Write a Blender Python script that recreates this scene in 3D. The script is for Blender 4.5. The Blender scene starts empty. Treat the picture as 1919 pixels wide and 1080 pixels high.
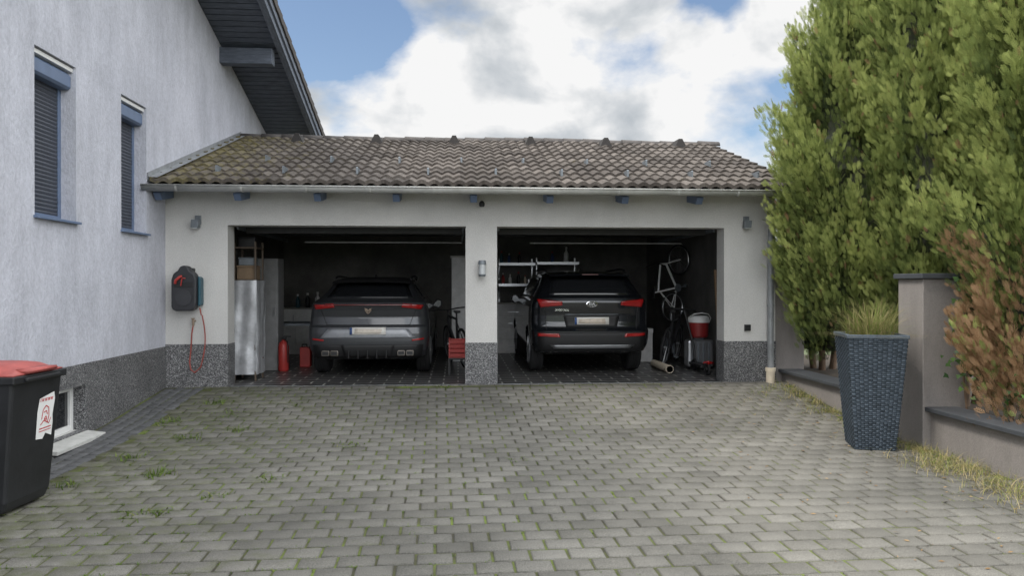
import bpy, math, random
import numpy as np
from mathutils import Vector, Matrix
random.seed(7); rng=np.random.default_rng(11)
sc=bpy.context.scene
col=sc.collection
# ------------------------------------------------------------------ materials
def nn(nt,t,**k):
    n=nt.nodes.new(t)
    for a,b in k.items(): setattr(n,a,b)
    return n
def ramp(nt,stops):
    r=nn(nt,'ShaderNodeValToRGB'); e=r.color_ramp.elements
    while len(e)<len(stops): e.new(.5)
    for i,(p,c) in enumerate(stops):
        e[i].position=p; e[i].color=(c[0],c[1],c[2],1) if not isinstance(c,(int,float)) else (c,c,c,1)
    return r
def mat(name,c,rough=.7,metal=0,var=.15,scale=8,bump=0,bscale=None,coat=0,stretch=(1,1,1),spec=.5,trans=0):
    m=bpy.data.materials.new(name); m.use_nodes=True; nt=m.node_tree
    p=nt.nodes['Principled BSDF']
    tc=nn(nt,'ShaderNodeTexCoord'); mp=nn(nt,'ShaderNodeMapping'); mp.inputs['Scale'].default_value=stretch
    nt.links.new(tc.outputs['Object'],mp.inputs[0])
    n=nn(nt,'ShaderNodeTexNoise'); n.inputs['Scale'].default_value=scale; n.inputs['Detail'].default_value=6; n.inputs['Roughness'].default_value=.65
    nt.links.new(mp.outputs[0],n.inputs['Vector'])
    a=[x*(1-var) for x in c]; b=[min(1,x*(1+var)) for x in c]
    r=ramp(nt,[(.3,a),(.7,b)])
    nt.links.new(n.outputs['Fac'],r.inputs[0]); nt.links.new(r.outputs[0],p.inputs['Base Color'])
    p.inputs['Roughness'].default_value=rough; p.inputs['Metallic'].default_value=metal
    p.inputs['Coat Weight'].default_value=coat; p.inputs['Coat Roughness'].default_value=.06
    p.inputs['Specular IOR Level'].default_value=spec
    if bump:
        n2=nn(nt,'ShaderNodeTexNoise'); n2.inputs['Scale'].default_value=bscale or scale*6; n2.inputs['Detail'].default_value=4
        nt.links.new(tc.outputs['Object'],n2.inputs['Vector'])
        bp=nn(nt,'ShaderNodeBump'); bp.inputs['Strength'].default_value=bump; bp.inputs['Distance'].default_value=.01
        nt.links.new(n2.outputs['Fac'],bp.inputs['Height']); nt.links.new(bp.outputs[0],p.inputs['Normal'])
    return m
def plaster(name,c,streak=.5,grain=70,bump=.5,splash=None):
    m=bpy.data.materials.new(name); m.use_nodes=True; nt=m.node_tree; L=nt.links.new
    p=nt.nodes['Principled BSDF']; p.inputs['Roughness'].default_value=.9; p.inputs['Specular IOR Level'].default_value=.2
    tc=nn(nt,'ShaderNodeTexCoord')
    mp=nn(nt,'ShaderNodeMapping'); mp.inputs['Scale'].default_value=(2.2,2.2,.7); L(tc.outputs['Object'],mp.inputs[0])
    n=nn(nt,'ShaderNodeTexNoise'); n.inputs['Scale'].default_value=1.2; n.inputs['Detail'].default_value=9; n.inputs['Roughness'].default_value=.75; L(mp.outputs[0],n.inputs['Vector'])
    r=ramp(nt,[(.33,[x*(1-.16*streak) for x in c]),(.6,c)]); L(n.outputs['Fac'],r.inputs[0])
    n3=nn(nt,'ShaderNodeTexNoise'); n3.inputs['Scale'].default_value=.9; n3.inputs['Detail'].default_value=5; L(tc.outputs['Object'],n3.inputs['Vector'])
    r3=ramp(nt,[(.35,(.88,.885,.89)),(.65,(1,1,1))]); L(n3.outputs['Fac'],r3.inputs[0])
    mx=nn(nt,'ShaderNodeMixRGB',blend_type='MULTIPLY'); mx.inputs[0].default_value=1; L(r.outputs[0],mx.inputs[1]); L(r3.outputs[0],mx.inputs[2])
    mp2=nn(nt,'ShaderNodeMapping'); mp2.inputs['Scale'].default_value=(1,1,.55); L(tc.outputs['Object'],mp2.inputs[0])
    n2=nn(nt,'ShaderNodeTexNoise'); n2.inputs['Scale'].default_value=grain; n2.inputs['Detail'].default_value=5; n2.inputs['Roughness'].default_value=.7; L(mp2.outputs[0],n2.inputs['Vector'])
    r4=ramp(nt,[(.35,(.78,.78,.78)),(.6,(1,1,1))]); L(n2.outputs['Fac'],r4.inputs[0])
    mx2=nn(nt,'ShaderNodeMixRGB',blend_type='MULTIPLY'); mx2.inputs[0].default_value=.7; L(mx.outputs[0],mx2.inputs[1]); L(r4.outputs[0],mx2.inputs[2])
    L(mx2.outputs[0],p.inputs['Base Color'])
    bp=nn(nt,'ShaderNodeBump'); bp.inputs['Strength'].default_value=bump; bp.inputs['Distance'].default_value=.012
    L(n2.outputs['Fac'],bp.inputs['Height']); L(bp.outputs[0],p.inputs['Normal'])
    return m
def granite():
    m=bpy.data.materials.new('mosaic_plaster'); m.use_nodes=True; nt=m.node_tree; L=nt.links.new
    p=nt.nodes['Principled BSDF']; p.inputs['Roughness'].default_value=.6
    tc=nn(nt,'ShaderNodeTexCoord')
    v=nn(nt,'ShaderNodeTexVoronoi'); v.inputs['Scale'].default_value=110; L(tc.outputs['Object'],v.inputs['Vector'])
    sp=nn(nt,'ShaderNodeSeparateColor'); L(v.outputs['Color'],sp.inputs[0])
    r=ramp(nt,[(.0,(.03,.03,.033)),(.35,(.09,.09,.095)),(.7,(.17,.17,.175)),(1,(.42,.42,.42))]); L(sp.outputs[0],r.inputs[0])
    n=nn(nt,'ShaderNodeTexNoise'); n.inputs['Scale'].default_value=2; n.inputs['Detail'].default_value=5; L(tc.outputs['Object'],n.inputs['Vector'])
    r3=ramp(nt,[(.3,(.7,.7,.7)),(.7,(1.0,1.0,1.0))]); L(n.outputs['Fac'],r3.inputs[0])
    mx=nn(nt,'ShaderNodeMixRGB',blend_type='MULTIPLY'); mx.inputs[0].default_value=1; L(r.outputs[0],mx.inputs[1]); L(r3.outputs[0],mx.inputs[2])
    L(mx.outputs[0],p.inputs['Base Color'])
    bp=nn(nt,'ShaderNodeBump'); bp.inputs['Strength'].default_value=.4; bp.inputs['Distance'].default_value=.004
    L(v.outputs['Distance'],bp.inputs['Height']); L(bp.outputs[0],p.inputs['Normal'])
    return m
def attrmat(name,stops,attr='tint',rough=.8,transl=0,noise=0,nscale=30,bump=0):
    m=bpy.data.materials.new(name); m.use_nodes=True; nt=m.node_tree; L=nt.links.new
    p=nt.nodes['Principled BSDF']; p.inputs['Roughness'].default_value=rough; p.inputs['Specular IOR Level'].default_value=.25
    a=nn(nt,'ShaderNodeAttribute',attribute_name=attr)
    r=ramp(nt,stops); L(a.outputs['Fac'],r.inputs[0]); out=r.outputs[0]
    if noise:
        tc=nn(nt,'ShaderNodeTexCoord'); n=nn(nt,'ShaderNodeTexNoise'); n.inputs['Scale'].default_value=nscale; n.inputs['Detail'].default_value=6; n.inputs['Roughness'].default_value=.7
        L(tc.outputs['Object'],n.inputs['Vector'])
        r2=ramp(nt,[(.3,1-noise),(.7,1)]); L(n.outputs['Fac'],r2.inputs[0])
        mx=nn(nt,'ShaderNodeMixRGB',blend_type='MULTIPLY'); mx.inputs[0].default_value=1; L(out,mx.inputs[1]); L(r2.outputs[0],mx.inputs[2]); out=mx.outputs[0]
        if bump:
            bp=nn(nt,'ShaderNodeBump'); bp.inputs['Strength'].default_value=bump; bp.inputs['Distance'].default_value=.006
            L(n.outputs['Fac'],bp.inputs['Height']); L(bp.outputs[0],p.inputs['Normal'])
    L(out,p.inputs['Base Color'])
    if transl:
        t=nn(nt,'ShaderNodeBsdfTranslucent'); L(out,t.inputs[0]); ms=nn(nt,'ShaderNodeMixShader'); ms.inputs[0].default_value=transl
        L(p.outputs[0],ms.inputs[1]); L(t.outputs[0],ms.inputs[2]); L(ms.outputs[0],nt.nodes['Material Output'].inputs[0])
    return m
M_wallH=plaster('house_plaster',(.61,.62,.69),streak=1.3,grain=34,bump=1.0)
M_wallG=plaster('garage_plaster',(.63,.62,.60),streak=.5,grain=80,bump=.35)
M_taupe=plaster('taupe_plaster',(.30,.275,.26),streak=1.2,grain=90,bump=.4)
M_gran=granite()
M_blue=mat('blue_grey_paint',(.12,.165,.26),.45,var=.12)
M_bluedk=mat('weathered_blue_wood',(.095,.11,.14),.8,var=.45,scale=5,stretch=(1,8,8),bump=.3)
M_shut=mat('shutter_slats',(.055,.062,.08),.5,var=.12)
M_white=mat('white_plastic',(.75,.75,.74),.4,var=.05)
M_zinc=mat('zinc_sheet',(.42,.42,.40),.6,.0,var=.2,scale=3)
M_zincdk=mat('painted_metal_grey',(.17,.19,.21),.5,.3,var=.2)
M_black=mat('black_plastic',(.012,.012,.013),.45,var=.2)
M_blackr=mat('black_rubber',(.012,.012,.013),.8,var=.2,bump=.2)
M_binblk=mat('bin_plastic',(.014,.015,.017),.5,var=.35,scale=4,bump=.1)
M_red=mat('red_plastic',(.36,.035,.03),.45,var=.15)
M_lid=mat('faded_red_lid',(.36,.085,.075),.55,var=.35,scale=5)
M_hose=mat('red_hose',(.28,.06,.045),.5)
M_teal=mat('teal_plastic',(.02,.08,.11),.4)
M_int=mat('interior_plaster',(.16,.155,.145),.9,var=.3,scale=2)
M_glass=mat('dark_window_glass',(.012,.013,.015),.06,var=.05,spec=.8)
M_paint1=mat('graphite_car_paint',(.060,.063,.070),.35,.5,var=.05,coat=.8)
M_paint2=mat('black_car_paint',(.014,.016,.020),.25,.5,var=.05,coat=1)
M_trim=mat('black_trim',(.011,.011,.012),.6)
M_tail=mat('red_tail_lamp',(.30,.012,.012),.15,coat=1)
M_silver=mat('silver_trim',(.42,.43,.45),.3,.8,var=.05)
M_copper=mat('copper_emblem',(.24,.18,.13),.5,.0)
M_chrome=mat('chrome',(.75,.75,.77),.12,1,var=.03)
M_wood=mat('worn_wood',(.26,.17,.10),.7,var=.3,stretch=(1,1,8))
M_cream=mat('cream_pvc',(.62,.54,.42),.5)
M_foil=mat('silver_foil',(.46,.47,.49),.42,.4,var=.2,bump=.6,bscale=10)
M_card=mat('cardboard',(.20,.14,.09),.9)
M_bluep=mat('blue_plastic',(.03,.07,.2),.5)
M_lampg=mat('frosted_lamp_glass',(.45,.47,.48),.3)
M_soil=mat('soil',(.06,.045,.03),.95,var=.5,bump=1,bscale=20)
M_grass=mat('ground_grass',(.06,.075,.03),.95,var=.4,scale=3,bump=1,bscale=40)
M_bark=mat('thuja_bark',(.13,.085,.055),.9,var=.4,stretch=(6,6,1),scale=4,bump=.8,bscale=25)
M_plate=mat('plate_white',(.72,.70,.66),.4,var=.08,scale=12)
# ------------------------------------------------------------------ mesh builder
ORG={}
class MB:
    def __init__(s): s.v=[];s.f=[];s.m=[]
    def add(s,vs,fs,m=0):
        o=len(s.v); s.v+= [tuple(v) for v in vs]; s.f+=[tuple(i+o for i in f) for f in fs]; s.m+=[m]*len(fs)
    def box(s,x0,x1,y0,y1,z0,z1,m=0):
        s.add([(x0,y0,z0),(x1,y0,z0),(x1,y1,z0),(x0,y1,z0),(x0,y0,z1),(x1,y0,z1),(x1,y1,z1),(x0,y1,z1)],
              [(0,3,2,1),(4,5,6,7),(0,1,5,4),(1,2,6,5),(2,3,7,6),(3,0,4,7)],m)
    def prism(s,poly,ax,a0,a1,m=0):
        def P(a,p):
            return (a,p[0],p[1]) if ax=='x' else ((p[0],a,p[1]) if ax=='y' else (p[0],p[1],a))
        n=len(poly); vs=[P(a0,p) for p in poly]+[P(a1,p) for p in poly]
        fs=[tuple(range(n))[::-1],tuple(range(n,2*n))]+[(i,(i+1)%n,n+(i+1)%n,n+i) for i in range(n)]
        s.add(vs,fs,m)
    def cyl(s,p0,p1,r0,r1=None,n=12,m=0,cap=True):
        r1=r0 if r1 is None else r1
        p0=Vector(p0);p1=Vector(p1); d=(p1-p0).normalized()
        u=d.orthogonal().normalized(); w=d.cross(u)
        vs=[];
        for p,r in((p0,r0),(p1,r1)):
            for i in range(n):
                a=2*math.pi*i/n; vs.append(p+u*math.cos(a)*r+w*math.sin(a)*r)
        fs=[(i,(i+1)%n,n+(i+1)%n,n+i) for i in range(n)]
        if cap: fs+=[tuple(range(n))[::-1],tuple(range(n,2*n))]
        s.add(vs,fs,m)
    def tube(s,pts,r,n=8,m=0):
        P=[Vector(p) for p in pts]; vs=[];fs=[]; u=None
        for i,p in enumerate(P):
            d=(P[min(i+1,len(P)-1)]-P[max(i-1,0)]).normalized()
            if u is None: u=d.orthogonal().normalized()
            else: u=(u-d*u.dot(d)).normalized()
            w=d.cross(u)
            for k in range(n):
                a=2*math.pi*k/n; vs.append(p+u*math.cos(a)*r+w*math.sin(a)*r)
        for i in range(len(P)-1):
            for k in range(n): fs.append((i*n+k,i*n+(k+1)%n,(i+1)*n+(k+1)%n,(i+1)*n+k))
        fs+=[tuple(range(n))[::-1],tuple(range((len(P)-1)*n,len(P)*n))]
        s.add(vs,fs,m)
    def lathe(s,prof,c,ax='z',n=20,m=0):
        vs=[];fs=[]
        for (r,h) in prof:
            for i in range(n):
                a=2*math.pi*i/n; A=math.cos(a)*r;B=math.sin(a)*r
                q=(A,B,h) if ax=='z' else ((h,A,B) if ax=='x' else (B,h,A))
                vs.append((c[0]+q[0],c[1]+q[1],c[2]+q[2]))
        for j in range(len(prof)-1):
            for i in range(n): fs.append((j*n+i,j*n+(i+1)%n,(j+1)*n+(i+1)%n,(j+1)*n+i))
        fs.append(tuple(range(n))[::-1]); fs.append(tuple(range((len(prof)-1)*n,len(prof)*n)))
        s.add(vs,fs,m)
    def torus(s,c,ax,R,r,n=28,k=6,m=0):
        vs=[];fs=[]
        for i in range(n):
            a=2*math.pi*i/n
            for j in range(k):
                b=2*math.pi*j/k; rr=R+r*math.cos(b); h=r*math.sin(b); A=math.cos(a)*rr;B=math.sin(a)*rr
                q=(A,B,h) if ax=='z' else ((h,A,B) if ax=='x' else (B,h,A))
                vs.append((c[0]+q[0],c[1]+q[1],c[2]+q[2]))
        for i in range(n):
            for j in range(k): fs.append((i*k+j,((i+1)%n)*k+j,((i+1)%n)*k+(j+1)%k,i*k+(j+1)%k))
        s.add(vs,fs,m)
    def make(s,name,mats,parent=None,smooth=False,bevel=0,solid=0,label=None,category=None,group=None,origin=None,kind=None):
        if not isinstance(mats,(list,tuple)): mats=[mats]
        if parent is not None: org=ORG.get(parent.name,(0,0,0))
        else: org=origin or (0,0,0)
        me=bpy.data.meshes.new(name)
        me.from_pydata([(v[0]-org[0],v[1]-org[1],v[2]-org[2]) for v in s.v],[],s.f)
        for m in mats: me.materials.append(m)
        me.polygons.foreach_set('material_index',s.m)
        if smooth: me.polygons.foreach_set('use_smooth',[True]*len(s.f))
        me.update()
        o=bpy.data.objects.new(name,me); col.objects.link(o)
        if parent is not None: o.parent=parent; ORG[o.name]=org
        else: o.location=org; ORG[o.name]=org
        if smooth:
            e=o.modifiers.new('es','EDGE_SPLIT'); e.split_angle=math.radians(40)
        if bevel:
            b=o.modifiers.new('bv','BEVEL'); b.width=bevel; b.segments=2; b.limit_method='ANGLE'
        if solid:
            b=o.modifiers.new('sd','SOLIDIFY'); b.thickness=solid; b.offset=0
        tag(o,label,category,group,kind)
        return o
def tag(o,label=None,category=None,group=None,kind=None):
    if label:o['label']=label
    if category:o['category']=category
    if group:o['group']=group
    if kind:o['kind']=kind
def thing(name,loc,label,category,group=None,local=False,rotz=0):
    e=bpy.data.objects.new(name,None); e.empty_display_size=.2; col.objects.link(e); e.location=loc; e.rotation_euler=(0,0,rotz)
    ORG[e.name]=(0,0,0) if local else tuple(loc)
    tag(e,label,category,group); return e
def npmesh(name,V,F,mat_,tint=None,parent=None,smooth=False,mi=None):
    me=bpy.data.meshes.new(name); k=F.shape[1]
    if parent is not None: V=V-np.array(ORG.get(parent.name,(0,0,0)))
    me.vertices.add(len(V)); me.vertices.foreach_set('co',V.astype(np.float32).ravel())
    me.loops.add(F.size); me.loops.foreach_set('vertex_index',F.astype(np.int32).ravel())
    me.polygons.add(len(F)); me.polygons.foreach_set('loop_start',np.arange(0,F.size,k,dtype=np.int32))
    me.update(calc_edges=True)
    mats=mat_ if isinstance(mat_,list) else [mat_]
    for m in mats: me.materials.append(m)
    if mi is not None: me.polygons.foreach_set('material_index',mi.astype(np.int32))
    if tint is not None:
        a=me.attributes.new('tint','FLOAT','FACE'); a.data.foreach_set('value',tint.astype(np.float32))
    o=bpy.data.objects.new(name,me); col.objects.link(o)
    if parent is not None: o.parent=parent; ORG[o.name]=ORG.get(parent.name)
    return o
def textmesh(name,s,size,m,parent,loc,rot,ext=.002):
    c=bpy.data.curves.new(name,'FONT'); c.body=s; c.size=size; c.extrude=ext; c.align_x='CENTER'; c.align_y='CENTER'
    t=bpy.data.objects.new(name+'_tmp',c); col.objects.link(t)
    dg=bpy.context.evaluated_depsgraph_get(); me=bpy.data.meshes.new_from_object(t.evaluated_get(dg))
    bpy.data.objects.remove(t); me.materials.clear(); me.materials.append(m)
    o=bpy.data.objects.new(name,me); col.objects.link(o); o.parent=parent; o.location=loc; o.rotation_euler=rot
    return o
# ------------------------------------------------------------------ ground + driveway
GP=[(-60,-.27),(0,-.27),(7,-.25),(8,-.22),(8.8,-.16),(9.5,-.08),(10.3,0),(80,0)]
def gz(y): return float(np.interp(y,[p[0] for p in GP],[p[1] for p in GP]))
b=MB(); b.add([(-400,-400,-.36),(400,-400,-.36),(400,400,-.36),(-400,400,-.36)],[(0,1,2,3)]); b.make('ground',M_grass,kind='structure')
def paver_mat():
    m=bpy.data.materials.new('concrete_pavers'); m.use_nodes=True; nt=m.node_tree; L=nt.links.new
    p=nt.nodes['Principled BSDF']; p.inputs['Roughness'].default_value=.9; p.inputs['Specular IOR Level'].default_value=.2
    a=nn(nt,'ShaderNodeAttribute',attribute_name='tint'); r=ramp(nt,[(0,(.150,.144,.128)),(.5,(.178,.171,.153)),(1,(.212,.204,.183))]); L(a.outputs['Fac'],r.inputs[0])
    tc=nn(nt,'ShaderNodeTexCoord')
    n=nn(nt,'ShaderNodeTexNoise'); n.inputs['Scale'].default_value=170; n.inputs['Detail'].default_value=4; L(tc.outputs['Object'],n.inputs['Vector'])
    r2=ramp(nt,[(.3,.55),(.7,1.2)]); L(n.outputs['Fac'],r2.inputs[0])
    mx=nn(nt,'ShaderNodeMixRGB',blend_type='MULTIPLY'); mx.inputs[0].default_value=1; L(r.outputs[0],mx.inputs[1]); L(r2.outputs[0],mx.inputs[2])
    n3=nn(nt,'ShaderNodeTexNoise'); n3.inputs['Scale'].default_value=.6; n3.inputs['Detail'].default_value=9; n3.inputs['Roughness'].default_value=.72; L(tc.outputs['Object'],n3.inputs['Vector'])
    r3=ramp(nt,[(.36,(.66,.665,.67)),(.60,(1.05,1.05,1.05))]); L(n3.outputs['Fac'],r3.inputs[0])
    mx2=nn(nt,'ShaderNodeMixRGB',blend_type='MULTIPLY'); mx2.inputs[0].default_value=1; L(mx.outputs[0],mx2.inputs[1]); L(r3.outputs[0],mx2.inputs[2])
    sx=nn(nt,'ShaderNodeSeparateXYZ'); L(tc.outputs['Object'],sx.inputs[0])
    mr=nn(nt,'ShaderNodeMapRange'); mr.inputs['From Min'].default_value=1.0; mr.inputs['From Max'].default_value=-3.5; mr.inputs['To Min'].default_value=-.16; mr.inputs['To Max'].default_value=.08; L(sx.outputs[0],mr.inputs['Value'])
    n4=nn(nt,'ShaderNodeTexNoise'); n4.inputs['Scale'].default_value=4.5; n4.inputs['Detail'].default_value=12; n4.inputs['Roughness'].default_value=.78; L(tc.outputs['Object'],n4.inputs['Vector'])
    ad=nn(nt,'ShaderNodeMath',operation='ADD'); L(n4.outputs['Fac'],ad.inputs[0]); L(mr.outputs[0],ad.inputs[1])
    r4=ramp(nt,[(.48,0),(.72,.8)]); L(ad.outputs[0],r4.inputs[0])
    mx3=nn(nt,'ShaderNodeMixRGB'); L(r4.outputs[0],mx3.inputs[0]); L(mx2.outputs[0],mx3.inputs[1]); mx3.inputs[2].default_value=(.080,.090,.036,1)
    L(mx3.outputs[0],p.inputs['Base Color'])
    bp=nn(nt,'ShaderNodeBump'); bp.inputs['Strength'].default_value=.6; bp.inputs['Distance'].default_value=.003; L(n.outputs['Fac'],bp.inputs['Height']); L(bp.outputs[0],p.inputs['Normal'])
    return m
def joint_mat():
    m=bpy.data.materials.new('mossy_joint_sand'); m.use_nodes=True; nt=m.node_tree; L=nt.links.new
    p=nt.nodes['Principled BSDF']; p.inputs['Roughness'].default_value=.95
    tc=nn(nt,'ShaderNodeTexCoord'); n=nn(nt,'ShaderNodeTexNoise'); n.inputs['Scale'].default_value=1.8; n.inputs['Detail'].default_value=8; n.inputs['Roughness'].default_value=.7; L(tc.outputs['Object'],n.inputs['Vector'])
    r=ramp(nt,[(.38,(.04,.036,.026)),(.50,(.065,.07,.025)),(.64,(.12,.16,.028))]); L(n.outputs['Fac'],r.inputs[0]); L(r.outputs[0],p.inputs['Base Color'])
    return m
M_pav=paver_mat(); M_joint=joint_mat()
M_dkpav=attrmat('anthracite_setts',[(0,(.10,.102,.105)),(1,(.15,.152,.157))],noise=.4,nscale=60,bump=.4)
V=[];F=[];T=[];MI=[]
def brick(cx,cy,w,h,rot,mi,bev=.008):
    c,s=math.cos(rot),math.sin(rot)
    tz=random.gauss(0,.0015); tx=random.gauss(0,.004); ty=random.gauss(0,.004)
    o=len(V)
    for (k,dz) in ((0,-.02),(0,-.007),(bev,0)):
        for (sx,sy) in ((-1,-1),(1,-1),(1,1),(-1,1)):
            lx=sx*(w/2-k); ly=sy*(h/2-k)
            X=cx+lx*c-ly*s; Y=cy+lx*s+ly*c
            V.append((X,Y,gz(Y)+.014+dz+tz+lx*tx+ly*ty))
    t=min(1,max(0,random.gauss(.5,.22)))
    for lev in (0,4):
        for i in range(4):
            j=(i+1)%4; F.append((o+lev+i,o+lev+j,o+lev+4+j,o+lev+4+i)); T.append(t*.5); MI.append(mi)
    F.append((o+8,o+9,o+10,o+11)); T.append(t); MI.append(mi)
ROT=math.radians(1.5)
PW,PH=.232,.176
for r in range(-85,85):
    off=(r%2)*PW/2
    for k in range(-60,60):
        lx=k*PW+off; ly=r*PH
        X=lx*math.cos(ROT)-ly*math.sin(ROT); Y=8+lx*math.sin(ROT)+ly*math.cos(ROT)
        if X<-3.42 or X>4.60 or Y<-.5 or Y>10.26: continue
        brick(X,Y,PW-random.uniform(.012,.018),PH-random.uniform(.012,.018),ROT+random.gauss(0,.005),0)
y=-1
while y<10.3:
    for k in range(4):
        x=-3.93+.06+k*.125
        brick(x,y+.06*(k%2),.115,.13,0,1)
    y+=.14
for k in range(66):
    x=-3.55+k*.125
    brick(x,10.35,.118,.09,0,0)
V=np.array(V);F=np.array(F)
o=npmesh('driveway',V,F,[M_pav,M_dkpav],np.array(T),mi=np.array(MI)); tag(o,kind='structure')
b=MB()
ys=[-3,0,7,8,8.8,9.5,10.3,10.4]
for i in range(len(ys)-1):
    y0,y1=ys[i],ys[i+1]
    b.add([(-3.97,y0,gz(y0)+.005),(4.7,y0,gz(y0)+.005),(4.7,y1,gz(y1)+.005),(-3.97,y1,gz(y1)+.005)],[(0,1,2,3)])
b.make('driveway_bedding',M_joint,kind='structure')
# ------------------------------------------------------------------ house
XH=-3.98
house=thing('house',(-8.5,6,-.3),'white plastered house with blue window frames and grey stone plinth','house')
def gridwall(b,X,ys,zs,holes,rec,m=0,sgn=1):
    ys=sorted(set(ys+[h[0] for h in holes]+[h[1] for h in holes])); zs=sorted(set(zs+[h[2] for h in holes]+[h[3] for h in holes]))
    for i in range(len(ys)-1):
        for j in range(len(zs)-1):
            cy=(ys[i]+ys[i+1])/2; cz=(zs[j]+zs[j+1])/2
            if any(h[0]<cy<h[1] and h[2]<cz<h[3] for h in holes): continue
            b.add([(X,ys[i],zs[j]),(X,ys[i+1],zs[j]),(X,ys[i+1],zs[j+1]),(X,ys[i],zs[j+1])],[(0,1,2,3)],m)
    for (y0,y1,z0,z1) in holes:
        R=X-rec
        b.add([(X,y0,z0),(R,y0,z0),(R,y0,z1),(X,y0,z1)],[(0,1,2,3)],m)
        b.add([(X,y1,z0),(X,y1,z1),(R,y1,z1),(R,y1,z0)],[(0,1,2,3)],m)
        b.add([(X,y0,z1),(R,y0,z1),(R,y1,z1),(X,y1,z1)],[(0,1,2,3)],m)
        b.add([(X,y0,z0),(X,y1,z0),(R,y1,z0),(R,y0,z0)],[(0,1,2,3)],m)
        b.add([(R-.03,y0,z0),(R-.03,y1,z0),(R-.03,y1,z1),(R-.03,y0,z1)],[(0,1,2,3)],m)
wins=[(7.28,8.04,2.07,3.68),(9.08,9.79,2.07,3.68)]
b=MB(); gridwall(b,XH,[-4,16],[.57,4.4],wins,.20)
b.add([(XH,-4,4.4),(XH,16,4.4),(XH,16,4.48),(XH,6,7.48),(XH,-4,4.48)],[(0,1,2,3,4)])
b.add([(XH,16,-.4),(-13,16,-.4),(-13,16,4.48),(XH,16,4.48)],[(0,1,2,3)])
b.add([(XH,-4,-.4),(XH,-4,4.48),(-13,-4,4.48),(-13,-4,-.4)],[(0,1,2,3)])
b.add([(-13,-4,-.4),(-13,-4,4.48),(-13,6,7.48),(-13,16,4.48),(-13,16,-.4)],[(0,1,2,3,4)])
b.make('wall',M_wallH,house)
bw=(7.35,8.20,-.14,.345)
b=MB(); gridwall(b,XH+.012,[-4,10.38],[-.4,.57],[bw],.22)
b.add([(XH+.012,-4,.57),(XH+.012,10.38,.57),(XH,10.38,.573),(XH,-4,.573)],[(0,1,2,3)])
b.make('plinth',M_gran,house)
def shutter_window(y0,y1,z0,z1):
    X=XH-.17
    w=MB(); 
    w.box(X-.03,X+.02,y0,y0+.05,z0,z1-.24); w.box(X-.03,X+.02,y1-.05,y1,z0,z1-.24); w.box(X-.03,X+.02,y0+.05,y1-.05,z0,z0+.05)
    fr=w.make('window',M_blue,house,bevel=.004)
    s=MB(); z=z0+.05
    while z<z1-.24:
        s.prism([(X-.01,z),(X+.006,z),(X+.012,z+.018),(X+.006,z+.037),(X-.01,z+.040)],'y',y0+.052,y1-.052); z+=.041
    s.make('shutter',M_shut,fr)
    c=MB(); c.prism([(X-.03,z1-.24),(XH-.07,z1-.24),(XH-.045,z1-.215),(XH-.045,z1-.10),(XH-.085,z1-.055),(X-.03,z1-.055)],'y',y0+.012,y1-.012)
    c.make('shutter_box',M_blue,fr,bevel=.004)
    c=MB(); c.box(X-.03,XH-.03,y0+.002,y1-.002,z1-.053,z1-.012); c.make('box_cover_strip',M_white,fr)
    c=MB(); c.prism([(X,z0-.012),(XH+.05,z0-.03),(XH+.05,z0-.005),(X,z0+.014)],'y',y0-.02,y1+.02)
    c.make('sill',M_blue,fr,bevel=.003)
for w in wins: shutter_window(*w)
y0,y1,z0,z1=bw; X=XH-.17
w=MB()
w.box(X,X+.06,y0,y0+.06,z0,z1);w.box(X,X+.06,y1-.06,y1,z0,z1);w.box(X,X+.06,y0+.06,y1-.06,z0,z0+.06);w.box(X,X+.06,y0+.06,y1-.06,z1-.06,z1);w.box(X+.005,X+.055,(y0+y1)/2-.04,(y0+y1)/2+.04,z0+.06,z1-.06)
fr=w.make('window',M_white,house,bevel=.005); fr['label']='small white basement window in the stone plinth'
w=MB(); w.box(X+.02,X+.03,y0+.06,y1-.06,z0+.06,z1-.06); w.make('pane',M_glass,fr)
w=MB(); w.prism([(X+.06,-.20),(XH+.20,-.215),(XH+.20,-.175),(X+.06,-.135)],'y',y0-.06,y1+.05); w.make('sill',mat('dirty_white_sill',(.50,.50,.48),.6,var=.2),fr,bevel=.006)
def sof(y): return 4.49+(15.96-y)*.30 if y>=6 else 4.49+(15.96-6)*.3-(6-y)*.3
M_tileH=mat('dark_roof_tile',(.07,.063,.06),.85,var=.3,bump=.5)
b=MB()
b.prism([(16.55,sof(16.55)+.06),(16.55,sof(16.55)+.27),(6,sof(6)+.27),(-4.6,sof(-4.6)+.27),(-4.6,sof(-4.6)+.06),(6,sof(6)+.06)],'x',-13.9,-3.0)
roofH=b.make('roof',M_tileH,house)
b=MB(); y=-4.5
while y<16.4:
    ya,yb=y,y+.125
    b.add([(XH-.02,ya+.008,sof(ya)+.02),(-3.02,ya+.008,sof(ya)+.02),(-3.02,yb-.008,sof(yb)+.02),(XH-.02,yb-.008,sof(yb)+.02),
           (XH-.02,ya+.008,sof(ya)+.055),(-3.02,ya+.008,sof(ya)+.055),(-3.02,yb-.008,sof(yb)+.055),(XH-.02,yb-.008,sof(yb)+.055)],
          [(0,3,2,1),(0,1,5,4),(2,3,7,6),(1,2,6,5),(3,0,4,7)])
    y+=.140
b.make('soffit_boards',M_bluedk,roofH)
def slopeboard(b,x0,x1,d0,d1,ya=-4.6,yb=16.5):
    b.prism([(yb,sof(yb)+d0),(yb,sof(yb)+d1),(6,sof(6)+d1),(ya,sof(ya)+d1),(ya,sof(ya)+d0),(6,sof(6)+d0)],'x',x0,x1)
b=MB(); slopeboard(b,-3.06,-2.985,-.05,.02-.004); slopeboard(b,-2.985,-2.95,-.04,.15); slopeboard(b,-2.95,-2.915,.07,.24)
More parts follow.
